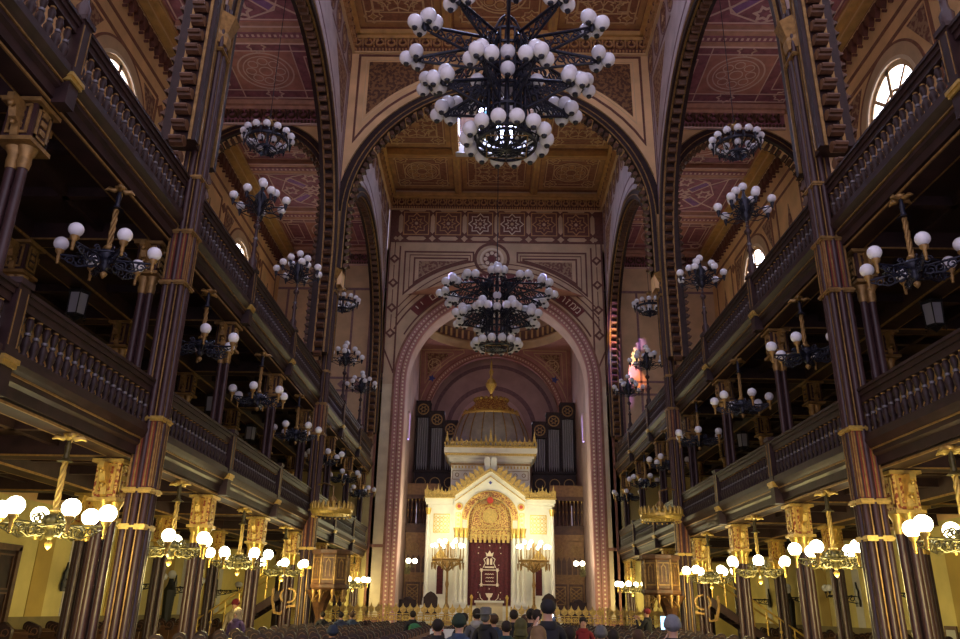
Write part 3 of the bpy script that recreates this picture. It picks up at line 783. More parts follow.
# ================================================================== COLUMNS
def fb(mb, x0, x1, y0, y1, z0, z1): mb.box(min(x0, x1), max(x0, x1), min(y0, y1), max(y0, y1), z0, z1)
def column_proto(lev):
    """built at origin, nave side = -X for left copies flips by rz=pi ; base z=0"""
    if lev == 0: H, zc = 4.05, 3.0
    else: H, zc = 3.63, 2.62     # stands on the lower gallery at 4.57
    t = thing('iron_column', 'proto', 'column')
    a = MB()
    SH = ((.0, -.12), (.0, .12), (-.13, 0), (.13, 0)) if lev == 0 else ((-.08, 0), (.08, 0), (0, .08))
    for x, y in SH:
        a.lathe([(.11, 0), (.11, .3), (.07, .42), (.065, zc)], 10, (x, y, 0))
    a.box(-.22, .22, -.22, .22, 0, .22)
    a.build('shaft', 'iron', t)
    c = MB(); c.m(0)
    for x, y in SH: c.lathe([(.075, 0), (.09, .12), (.08, .2), (.13, .3), (.14, .34)], 10, (x, y, zc))
    c.box(-.25, .25, -.25, .25, zc+.32, zc+.38)
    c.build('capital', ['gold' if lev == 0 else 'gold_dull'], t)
    b = MB(); b.m(0); b.box(-.20, .20, -.20, .20, zc+.38, H)
    b.m(1)
    z0, z1 = zc+.44, H-.1
    for q in (-1, 1):
        for p in (-1, 1):
            fb(b, q*.205, q*.225, p*.13-.02, p*.13+.02, z0, z1); fb(b, p*.13-.02, p*.13+.02, q*.205, q*.225, z0, z1)
        fb(b, q*.205, q*.225, -.15, .15, z1-.04, z1); fb(b, q*.205, q*.225, -.15, .15, z0, z0+.04); fb(b, -.15, .15, q*.205, q*.225, z1-.04, z1); fb(b, -.15, .15, q*.205, q*.225, z0, z0+.04)
        for j in range(3):
            zz = z0+.12+(z1-z0-.2)*j/2
            fb(b, q*.205, q*.23, -.06, .06, zz-.03, zz+.05); fb(b, -.06, .06, q*.205, q*.23, zz-.03, zz+.05)
    b.box(-.27, .27, -.27, .27, H-.08, H-.02)
    b.m(0)
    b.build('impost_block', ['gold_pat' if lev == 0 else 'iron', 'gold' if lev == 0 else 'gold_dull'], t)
    for q in (-1, 1):
        k = MB(); fy = lambda u, z, d_, q=q: (d_, q*u, z)
        k.m(1); k.prism(fy, [(.21, H-.1), (.48, H-.1), (.48, H-.2), (.40, H-.26), (.36, H-.4), (.27, H-.45), (.25, H-.62), (.21, H-.66)], -.05, .05)
        k.m(1); k.sphere((0, q*.44, H-.25), .045, 8, 6); k.sphere((0, q*.33, H-.47), .04, 8, 6)
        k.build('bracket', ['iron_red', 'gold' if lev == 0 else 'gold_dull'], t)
    freeze(t); return t
ROWN = {-2: 'cut off at the picture edge', -1: 'nearest', 0: 'beside the near great pillar', 1: 'first beyond the near great pillar', 2: 'second beyond the near great pillar', 3: 'beside the far great pillar', 4: 'first beyond the far great pillar', 5: 'second beyond the far great pillar', 6: 'against the end wall'}
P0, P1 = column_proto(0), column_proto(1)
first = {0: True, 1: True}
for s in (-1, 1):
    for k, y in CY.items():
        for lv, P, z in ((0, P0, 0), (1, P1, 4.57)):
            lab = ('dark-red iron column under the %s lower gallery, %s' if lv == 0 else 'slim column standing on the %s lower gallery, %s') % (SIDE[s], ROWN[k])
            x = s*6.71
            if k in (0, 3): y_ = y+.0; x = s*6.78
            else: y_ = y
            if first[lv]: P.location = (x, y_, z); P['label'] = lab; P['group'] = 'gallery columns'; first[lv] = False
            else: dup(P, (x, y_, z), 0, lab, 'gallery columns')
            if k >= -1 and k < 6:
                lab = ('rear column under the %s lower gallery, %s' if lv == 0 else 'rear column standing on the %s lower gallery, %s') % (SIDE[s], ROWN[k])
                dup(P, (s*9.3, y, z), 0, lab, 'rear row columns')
# short posts passing the gallery fascia
for s in (-1, 1):
    for k, y in CY.items():
        if k in (0, 3, 6): continue
        for lv, z in ((0, 4.05), (1, 8.2)):
            t = thing('fascia_post', 'square post between balustrades, %s %s gallery, %s' % (('lower', 'upper')[lv], SIDE[s], ROWN[k]), 'post', (s*6.30, y, z), 0, 'newel posts')
            a = MB(); a.m(0); a.box(-.1, .1, -.12, .12, .0, 1.42 if lv == 0 else 1.42); a.box(-.13, .13, -.15, .15, 1.42, 1.5); a.m(1)
            for q in (-.09, .09): a.box(-.11, .11, q-.008, q+.008, .62, 1.35)
            a.build('post', ['wood', 'gold_dull'], t)
            c = MB(); c.box(-.15, .15, -.17, .17, .42, .48); c.box(-.13, .13, -.15, .15, .36, .42); c.build('collar', 'gold', t)

# great compound pillars
for s in (-1, 1):
    for nm, y in (('near', Y1), ('far', Y2)):
        t = thing('great_pillar', 'tall compound iron pillar with gilt lines rising past both %s galleries, %s one' % (SIDE[s], nm), 'pillar', (s*6.22, y, 0), 0, 'great pillars')
        a = MB(); a.m(0); a.box(-.15, .15, -.15, .15, 0, 13.9)
        a.m(0)
        for x, yy in ((-.15, -.15), (-.15, .15), (.15, -.15), (.15, .15), (0, -.18), (0, .18), (-.18, 0), (.18, 0)):
            a.lathe([(.08, 0), (.08, .5), (.055, .6), (.055, 13.9)], 10, (x, yy, 0))
        a.box(-.26, .26, -.26, .26, 0, .4)
        a.build('shaft', ['iron'], t)
        g = MB()
        for x, yy in ((-.18, -.085), (-.18, .085), (.18, -.085), (.18, .085), (-.085, -.18), (.085, -.18), (-.085, .18), (.085, .18)):
            g.box(x-.011, x+.011, yy-.011, yy+.011, .5, 13.8)
        g.build('gilt_line', 'gold_dull', t)
        for za, zb in ((3.56, 4.72), (7.4, 8.4)):
            r = MB(); r.m(0); r.box(-.2, .2, -.2, .2, za, zb); r.m(1)
            for xx in (-.18, -.09, .09, .18):
                for q in (-1, 1): fb(r, xx-.012, xx+.012, q*.2, q*.215, za+.03, zb-.03)
            for yy in (-.18, -.09, .09, .18):
                for q in (-1, 1): fb(r, q*.2, q*.215, yy-.012, yy+.012, za+.03, zb-.03)
            r.build('red_panel', ['iron_red', 'gold_dull'], t)
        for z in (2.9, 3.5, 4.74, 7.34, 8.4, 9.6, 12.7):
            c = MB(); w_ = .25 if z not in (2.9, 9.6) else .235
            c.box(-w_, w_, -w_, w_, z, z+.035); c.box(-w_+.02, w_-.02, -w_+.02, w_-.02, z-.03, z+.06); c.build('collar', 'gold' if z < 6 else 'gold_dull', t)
        cp = MB(); cp.lathe([(.26, 0), (.29, .2), (.27, .3), (.38, .6), (.42, .7)], 8, (0, 0, 12.9), False, ph=.5); cp.build('capital', 'gold_dull', t)

# ================================================================== LAMPS
def globe_mesh(name, r, m_, n=14, k=9):
    g = MB(); g.m(0); g.sphere((0, 0, 0), r, n, k); g.m(1); g.lathe([(r*.32, -r*1.18), (r*.42, -r*.88), (r*.2, -r*.85)], 8); g.lathe([(r*.12, r*.96), (r*.12, r*1.04)], 6)
    return g.mesh(name, [m_, 'iron_dark'])
G_ON = globe_mesh('lit_globe', .125, 'globe_on'); G_OFF = globe_mesh('globe', .115, 'globe_off'); G_BIG = globe_mesh('globe', .195, 'globe_off', 16, 10); G_SM = globe_mesh('globe', .105, 'globe_off', 10, 7)
G_ARK = globe_mesh('bulb', .1, 'globe_ark', 8, 6)
def scroll(mb, c, ang, r, turn=1.4, w=.014, n=12, flip=1, tilt=None):
    """spiral scroll in the vertical plane at azimuth ang"""
    pts = []
    for i in range(n+1):
        a = flip*turn*2*PI*i/n; rr = r*(1-.7*i/n)
        pts.append((c[0]+math.cos(ang)*rr*math.cos(a), c[1]+math.sin(ang)*rr*math.cos(a), c[2]+rr*math.sin(a)))
    mb.tube(pts, w, 5)
def gallery_chandelier(lit):
    t = thing('gallery_chandelier', 'proto', 'chandelier')      # origin at the bottom tip
    metal = 'bronze' if lit else 'iron_dark'; gm = 'gold' if lit else 'gold_dull'
    r = MB(); r.m(0); r.lathe([(.03, 1.28), (.09, 1.30), (.10, 1.34), (.03, 1.36)], 8)
    for i in range(4):
        a = PI/2*i+.4; c_, s_ = math.cos(a), math.sin(a)
        r.tube([(0, 0, 1.33), (.09*c_, .09*s_, 1.27), (.17*c_, .17*s_, 1.29), (.23*c_, .23*s_, 1.25)], [.03, .045, .04, .012], 6)
    r.build('ceiling_rosette', gm, t)
    st = MB(); st.m(0); st.lathe([(.03, .95), (.05, 1.0), (.035, 1.05), (.045, 1.15), (.03, 1.22), (.03, 1.3)], 10)
    st.m(1)
    for j in range(3):
        st.tube([(.028*math.cos(2*PI*(i/10*1.6+j/3)), .028*math.sin(2*PI*(i/10*1.6+j/3)), .55+.4*i/10) for i in range(11)], .022, 6)
    st.m(0); st.lathe([(.12, .93), (.06, .97), (.04, .99)], 8)
    st.build('stem', [metal, gm], t)
    b = MB(); b.m(0); b.lathe([(.03, .50), (.13, .46), (.16, .38), (.11, .30), (.06, .24), (.09, .2), (.02, .12)], 12); b.m(1); b.lathe([(.015, .12), (.06, .08), (.04, .03), (.0, -.01)], 8)
    b.lathe([(.06, .56), (.09, .52), (.05, .49)], 8)
    b.build('body', [metal, gm], t)
    for i in range(6):
        a = PI/3*i+.25; c_, s_ = math.cos(a), math.sin(a); A = MB(); A.m(0)
        A.tube([(.1*c_, .1*s_, .33), (.70*c_, .70*s_, .33)], .02, 6)
        for rr, zz, q in ((.22, .23, .1), (.36, .24, .09), (.53, .25, .08), (.22, .42, .07)): scroll(A, (rr*c_, rr*s_, zz), a, q, 1.3, .016, 10, 1 if rr != .36 else -1)
        A.tube([(.12*c_, .12*s_, .22), (.4*c_, .4*s_, .15), (.70*c_, .70*s_, .3)], .014, 5)
        a2 = a+PI/6; A.tube([(.4*c_, .4*s_, .33), (.46*math.cos(a2), .46*math.sin(a2), .28), (.4*math.cos(a+PI/3), .4*math.sin(a+PI/3), .33)], .013, 5)
        A.m(1); A.lathe([(.02, -.12), (.03, -.08), (.03, 0), (.07, .05), (.07, .08)], 8, (.70*c_, .70*s_, .33)); A.sphere((.70*c_, .70*s_, .19), .028, 6, 5)
        A.build('arm', [metal, gm], t)
        link('globe', G_ON if lit else G_OFF, t, (.70*c_, .70*s_, .52))
    for ch in [o for o in C.objects if o.parent == t]:
        if ch.name.split('.')[0] in ('ceiling_rosette', 'stem'):
            for v in ch.data.vertices:
                if v.co.z > .6: v.co.z += .3*min(1, (v.co.z-.6)/.3)
    freeze(t); return t
mids = [Y1+S*(k+.5) for k in range(-1, 6)]
BAYN = ['in front of the near great pillar', 'just past the near great pillar', 'in the middle of the first long arch', 'just before the far great pillar', 'just past the far great pillar', 'in the middle of the far arch', 'in the last bay by the end wall']
PL, PU = gallery_chandelier(True), gallery_chandelier(False)
fl = fu = True
for s in (-1, 1):
    for i, y in enumerate(mids):
        if i not in (4, 5):
            lab = 'lit globe chandelier below %s lower gallery, %s' % (SIDE[s], BAYN[i])
            if fl: PL.location = (s*6.45, y, 2.40); PL['label'] = lab; PL['group'] = 'lit chandeliers'; fl = False; r_ = PL
            else: r_ = dup(PL, (s*6.45, y, 2.40), .5*i*s, lab, 'lit chandeliers')
            ld = bpy.data.lights.new('chandelier_light', 'POINT'); ld.energy = 125; ld.color = (1, .78, .28); ld.shadow_soft_size = .35
            lo = bpy.data.objects.new('chandelier_light', ld); C.objects.link(lo); lo.location = (s*6.45, y, 2.30)
        lab = 'unlit globe chandelier below %s upper gallery, %s' % (SIDE[s], BAYN[i])
        if fu: PU.location = (s*6.45, y, 6.55); PU['label'] = lab; PU['group'] = 'dark gallery chandeliers'; fu = False
        else: dup(PU, (s*6.45, y, 6.55), .7*i, lab, 'dark gallery chandeliers')

# candelabra standing on the upper gallery rail
def candelabrum():
    t = thing('candelabrum_post', 'proto', 'lamp')
    p = MB(); p.m(0); p.lathe([(.10, 0), (.11, .2), (.06, .3), (.055, .6), (.09, .66), (.05, .74), (.04, 1.1), (.08, 1.14), (.10, 1.2), (.05, 1.27), (.035, 1.3), (.03, 2.2)], 10)
    p.m(1); p.lathe([(.05, .8), (.07, .83), (.05, .86)], 10); p.lathe([(.05, 1.42), (.06, 1.45), (.045, 1.48)], 10); p.lathe([(.035, 1.85), (.05, 1.88), (.035, 1.9)], 10)
    p.build('pole', ['iron', 'steel'], t)
    b = MB(); b.lathe([(.03, 2.15), (.14, 2.3), (.12, 2.42), (.2, 2.5), (.12, 2.62), (.16, 2.72), (.05, 2.9), (.03, 3.05)], 10)
    for i in range(8): scroll(b, (.26*math.cos(PI/4*i), .26*math.sin(PI/4*i), 2.42), PI/4*i, .12, 1.2, .016, 9)
    b.build('body', 'iron_dark', t)
    G = [(.68, 2.60, 7, 0.), (.36, 2.9, 4, .39)]
    for R, z, n, ph in G:
        for i in range(n):
            a = 2*PI*i/n+ph; c_, s_ = math.cos(a), math.sin(a); A = MB()
            A.tube([(.1*c_, .1*s_, z-.25), (R*.6*c_, R*.6*s_, z-.18), (R*c_, R*s_, z-.19)], .018, 6); A.lathe([(.015, -.1), (.03, -.04), (.06, .06)], 6, (R*c_, R*s_, z-.17))
            A.tube([(.1*c_, .1*s_, z-.38), (R*.5*c_, R*.5*s_, z-.36), (R*.9*c_, R*.9*s_, z-.2)], .012, 5)
            A.build('arm', 'iron_dark', t); link('globe', G_OFF, t, (R*c_, R*s_, z+.02))
    link('globe', G_OFF, t, (0, 0, 3.18))
    for ch in [o for o in C.objects if o.parent == t]:
        nm = ch.name.split('.')[0]
        if nm == 'globe': ch.location.z -= .67
        elif nm in ('body', 'arm'):
            for v in ch.data.vertices: v.co.z -= .67
        else:
            for v in ch.data.vertices:
                if v.co.z > 1.3: v.co.z = min(v.co.z, 1.3+(v.co.z-1.3)*.3)
    freeze(t); return t
PC = candelabrum(); fc_ = True
for s in (-1, 1):
    for k, nm in ((1, 'second before the far great pillar'), (2, 'one just before the far great pillar'), (4, 'nearer one past the far great pillar'), (5, 'farthest, next to the chancel arch'), (-1, 'foremost one, only its pole in the picture')):
        lab = 'candelabrum lamp post on the %s upper rail, %s' % (SIDE[s], nm); loc = (s*6.33, CY[k], 9.72)
        if fc_: PC.location = loc; PC['label'] = lab; PC['group'] = 'rail candelabra'; fc_ = False
        else: dup(PC, loc, .3*k, lab, 'rail candelabra')
# ring chandeliers in the aisles
def ring_ch():
    t = thing('ring_chandelier', 'proto', 'chandelier')
    r = MB()
    r.lathe([(.60, .16), (.64, .18), (.64, .26), (.60, .28)], 28); r.lathe([(.30, -.1), (.33, -.08), (.33, -.03), (.30, -.01)], 20)
    for i in range(12):
        a = PI/6*i; c_, s_ = math.cos(a), math.sin(a)
        r.tube([(.62*c_, .62*s_, .2), (.3*c_, .3*s_, -.06), (0, 0, .05)], .014, 5); scroll(r, (.46*c_, .46*s_, .02), a, .1, 1.2, .013, 9)
        r.lathe([(.015, -.12), (.04, .05), (.05, .1)], 6, (.70*c_, .70*s_, .22))
    r.lathe([(.0, -.28), (.07, -.2), (.1, -.1), (.05, .05), (.04, .5), (.1, .55), (.04, .62), (.03, .8)], 10)
    r.build('frame', 'iron_dark', t)
    for i in range(14): link('globe', G_OFF, t, (.71*math.cos(PI/7*i), .71*math.sin(PI/7*i), .42))
    for i in range(6): link('globe', G_SM, t, (.36*math.cos(PI/3*i+.3), .36*math.sin(PI/3*i+.3), .16))
    g = MB(); g.lathe([(.1, .84), (.14, .9), (.03, 1.05)], 8)
    for i in range(4): a = PI/2*i; g.tube([(0, 0, .95), (.14*math.cos(a), .14*math.sin(a), 1.02), (.2*math.cos(a), .2*math.sin(a), .96)], .022, 5)
    g.build('crown_ornament', 'gold_dull', t)
    c = MB(); c.tube([(0, 0, 1.0), (0, 0, 6.33)], .012, 5); c.build('cable', 'iron_dark', t); freeze(t); return t
PR = ring_ch(); fr = True
for s in (-1, 1):
    for y, nm in ((20.1, 'nearer'), (33.4, 'farther')):
        lab = 'ring chandelier of white globes over the %s aisle, %s one' % (SIDE[s], nm)
        if fr: PR.location = (s*7.1, y, 14.68); PR['label'] = lab; PR['group'] = 'ring chandeliers'; fr = False
        else: dup(PR, (s*7.1, y, 14.68), 0, lab, 'ring chandeliers')

# the two great nave chandeliers
def grand():
    t = thing('grand_chandelier', 'proto', 'chandelier')     # origin at centre axis, z=0 at the bottom basket level
    co = MB()
    for i in range(16):
        a = PI/8*i; c_, s_ = math.cos(a), math.sin(a)
        co.tube([(.50*c_, .50*s_, .3), (.50*c_, .50*s_, 3.3)], .035, 5); scroll(co, (.62*c_, .62*s_, 2.9), a, .14, 1.2, .028, 8); scroll(co, (.6*c_, .6*s_, 1.75), a, .12, 1.2, .026, 8)
        if i % 2 == 0:
            for z in (.7, 1.3, 1.9, 2.5): co.tube([(.5*c_, .5*s_, z-.25), (.5*math.cos(a+PI/8), .5*math.sin(a+PI/8), z+.1), (.5*math.cos(a+PI/4), .5*math.sin(a+PI/4), z-.25)], .016, 4)
    for z in (.3, .95, 1.6, 2.2, 2.85, 3.3): co.lathe([(.48, z), (.53, z), (.53, z+.07), (.48, z+.07)], 24, smooth=False)
    co.lathe([(.06, 0), (.1, .3), (.05, .6), (.08, 1.4), (.05, 2.2), (.1, 3.0), (.05, 3.9)], 10)
    for i in range(8):
        a = PI/4*i; c_, s_ = math.cos(a), math.sin(a)
        co.tube([(.5*c_, .5*s_, 3.3), (.3*c_, .3*s_, 3.8), (.08*c_, .08*s_, 4.1)], .03, 5)
    co.build('openwork_drum', 'iron_dark', t)
    bk = MB(); bk.m(0); R = .82
    bk.lathe([(R-.03, .26), (R+.03, .28), (R+.03, .36), (R-.03, .38)], 32, smooth=False); bk.lathe([(R-.1, -.02), (R-.05, 0), (R-.05, .05), (R-.1, .06)], 32, smooth=False); bk.lathe([(.38, -.1), (.42, -.1), (.42, -.04), (.38, -.04)], 20, smooth=False)
    for i in range(16):
        a = PI/8*i; c_, s_ = math.cos(a), math.sin(a); bk.tube([(.5*c_, .5*s_, .5), (R*c_, R*s_, .32), ((R-.07)*c_, (R-.07)*s_, .02), (.4*c_, .4*s_, -.07), (0, 0, -.12)], .022, 5)
    bk.m(1)
    for i in range(4):
        a = PI/2*i+PI/4; b_ = a+PI/2; bk.tube([(.72*math.cos(a), .72*math.sin(a), -.03), (.72*math.cos(b_), .72*math.sin(b_), -.03)], .018, 4)
    bk.build('basket', ['iron_dark', 'gold_dull'], t)
    gl = []
    for i in range(14):
        a = 2*PI*i/14; gl.append((1.02*math.cos(a), 1.02*math.sin(a), .2))
    def truss(a, r0, z0, r1, z1, zlow):
        A = MB(); c_, s_ = math.cos(a), math.sin(a); P = lambda r_, z_: (r_*c_, r_*s_, z_)
        A.tube([P(r0, z0), P(r1, z1)], .05, 5); n = 7; A.tube([P(r0, zlow), P(r1-.15, z1-.12)], .04, 5)
        for j in range(n):
            ra, rb = r0+(r1-r0)*j/n, r0+(r1-r0)*(j+1)/n; q = lambda r_: (r_-r0)/(r1-r0)
            za = z0+(z1-z0)*q(ra); zb = zlow+(z1-.12-zlow)*q(rb)
            A.tube([P(ra, za), P(rb, zb)], .024, 4)
            zm = (z0+(z1-z0)*q(ra)+zlow+(z1-.12-zlow)*q(ra))/2; rad = max(.05, abs(za-(zlow+(z1-.12-zlow)*q(ra)))*.4)
            scroll(A, P((ra+rb)/2, zm), a, min(rad, .16), 1.2, .026, 8, 1 if j % 2 else -1)
        A.lathe([(.03, -.14), (.09, -.06), (.09, .05), (.04, .12)], 8, P(r1, z1))
        return A
    tops = []
    for i in range(12):
        a = PI/6*i; A = truss(a, .5, 3.15, 2.42, 2.7, 2.35); c_, s_ = math.cos(a), math.sin(a)
        offs = [(.26, .0, .0), (0, .26, .02), (0, -.26, .02), (-.05, .17, .27), (-.05, -.17, .27)]
        if i % 2: offs = [(.26, 0, .05), (-.02, .22, .2), (-.02, -.22, .2)]
        else: offs = offs[:5]
        offs = [(.26, 0, .0), (-.02, .25, .03), (-.02, -.25, .03)] if i % 2 == 0 else [(.28, 0, .02), (.02, .27, .12), (.02, -.27, .12), (-.05, 0, .33), (-.22, .16, .1)]
        for r_, q, z in offs:
            p = ((2.42+r_)*c_-q*s_, (2.42+r_)*s_+q*c_, 2.7+z); gl.append(p); A.tube([(2.42*c_, 2.42*s_, 2.7), p], .02, 4)
        A.build('upper_arm', 'iron_dark', t)
    for i in range(8):
        a = PI/4*i+PI/8; A = truss(a, .5, 1.9, 1.75, 1.45, 1.0); c_, s_ = math.cos(a), math.sin(a)
        for r_, q, z in [(.27, 0, 0), (0, .28, .02), (0, -.28, .02), (-.04, 0, .32)]:
            p = ((1.75+r_)*c_-q*s_, (1.75+r_)*s_+q*c_, 1.45+z); gl.append(p); A.tube([(1.75*c_, 1.75*s_, 1.45), p], .02, 4)
        A.build('lower_arm', 'iron_dark', t)
    for i in range(4):
        a = PI/2*i; gl.append((.78*math.cos(a), .78*math.sin(a), 2.3 if i % 2 else 2.0))
    gl += [(0, -.8, 1.75)]
    for p in gl: link('globe', G_BIG, t, p)
    c = MB(); c.tube([(0, 0, 4.0), (0, 0, 11.75)], .02, 6); c.build('cable', 'iron_dark', t)
    freeze(t); return t
PG = grand()
PG.location = (.1, 16.9, 12.75); PG['label'] = 'huge black iron chandelier with clustered white globes, nearer one at the top of the picture'; PG['group'] = 'grand chandeliers'
dup(PG, (.05, 33.5, 12.85), .0, 'huge black iron chandelier with clustered white globes hanging before the chancel arch', 'grand chandeliers')

# lanterns in the lower galleries
def lantern():
    t = thing('hanging_lantern', 'proto', 'lantern')
    f_ = MB(); n = 6; ph = .0
    f_.lathe([(.18, .5), (.24, .53), (.24, .56), (.06, .66), (.03, .72)], n, smooth=False); f_.lathe([(.17, -.02), (.2, 0), (.2, .04), (.17, .05)], n, smooth=False); f_.lathe([(0, -.12), (.08, -.06), (.16, 0)], n, smooth=False)
    for i in range(6):
        a = PI/3*i; c_, s_ = math.cos(a), math.sin(a); f_.tube([(.2*c_, .2*s_, .02), (.22*c_, .22*s_, .53), (.25*c_, .25*s_, .6)], .014, 4); f_.sphere((.22*c_, .22*s_, -.03), .025, 6, 5)
    f_.build('frame', 'black', t)
    g = MB(); g.lathe([(.18, .03), (.2, .52)], n, smooth=False); g.build('glass', 'lant', t)
    c = MB(); c.tube([(0, 0, .7), (0, 0, .86)], .012, 5); c.build('chain', 'black', t); freeze(t); return t
PT = lantern(); ft = True
for s in (-1, 1):
    for i, y in enumerate(mids[1:5]):
        lab = 'frosted hanging lantern in the %s lower gallery, %s' % (SIDE[s], BAYN[i+1])
        if ft: PT.location = (s*9.3, y, 7.54); PT['label'] = lab; PT['group'] = 'gallery lanterns'; ft = False
        else: dup(PT, (s*9.3, y, 7.54), 0, lab, 'gallery lanterns')

# wall sconces under the galleries
def sconce(lit=False):
    t = thing('wall_sconce', 'proto', 'wall lamp')        # arm points +X
    b = MB(); b.prism(lambda u, z, d: (d, u, z), [(-.13, -.3), (.13, -.3), (.16, -.1), (.1, .05), (.12, .18), (.04, .3), (0, .48), (-.04, .3), (-.12, .18), (-.1, .05), (-.16, -.1)], .0, .06); b.build('backplate', 'iron_dark' if not lit else 'bronze', t)
    a = MB(); a.tube([(.05, 0, .02), (1.0, 0, .04)], .022, 6); a.tube([(.05, 0, -.2), (.5, 0, -.12), (.95, 0, .02)], .018, 5)
    for x, r in ((.22, .12), (.45, .09), (.65, .07)): scroll(a, (x, 0, -.05), 0, r, 1.3, .018, 10)
    for q in (-1, 1): a.tube([(.9, 0, .04), (1.0, q*.14, -.02), (1.0, q*.16, .12)], .018, 5); a.lathe([(.02, 0), (.05, .05)], 6, (1.0, q*.16, .1))
    a.build('arm', 'iron_dark' if not lit else 'bronze', t)
    for q in (-1, 1): link('globe', G_OFF if not lit else G_ON, t, (1.0, q*.16, .28))
    freeze(t); return t
PS = sconce(); fs_ = True
for s in (-1, 1):
    for i, y in enumerate((18.9, 23.2, 27.6, 31.4, 36.2)):
        if s < 0 and i == 0: continue
        lab = 'black scrolled wall sconce with two unlit globes on the %s lower wall, %s' % (SIDE[s], ORD[i])
        loc = (s*12.15, y if s > 0 else y-.3, 2.3); rz = 0 if s < 0 else PI
        if fs_: PS.location = loc; PS.rotation_euler = (0, 0, rz); PS['label'] = lab; PS['group'] = 'lower wall sconces'; fs_ = False
        else: dup(PS, loc, rz, lab, 'lower wall sconces')
PK = sconce(True); PK.location = (ACX-4.45, 41.2, 3.65); PK.rotation_euler = (0, 0, -PI/2+.3); PK['label'] = 'lit two-globe wall sconce on the left side of the chancel arch'; PK['group'] = 'chancel sconces'
dup(PK, (ACX+4.45, 41.2, 3.65), -PI/2-.3, 'lit two-globe wall sconce on the right side of the chancel arch', 'chancel sconces')
for q in (-1, 1):
    ld = bpy.data.lights.new('sconce_light', 'POINT'); ld.energy = 14; ld.color = (1, .76, .34); ld.shadow_soft_size = .2
    lo = bpy.data.objects.new('sconce_light', ld); C.objects.link(lo); lo.location = (ACX+q*4.2, 39.9, 4.1)
# ================================================================== ARK
AX = -0.13
def fA(Y): return lambda u, z, d: (u, Y-d, z)
ark = thing('torah_ark', 'tall white and gold shrine with gabled front, upper storey and ribbed grey dome', 'shrine', (AX, 43.6, 1.0))
fa = lambda u, z, d: (u, -.6-d, z-1.0)       # local coords: front plane y=-.6 (world 43.0)
b = MB(); b.m(0)
for i, (w_, h0, h1) in enumerate(((3.72, 0, .22), (3.66, .22, .44), (3.62, .44, .66), (3.58, .66, .9))): b.box(-w_, w_, -1.5+i*.2, 1.2, h0, h1)
b.build('steps', 'white', ark)
b = MB(); b.m(0)
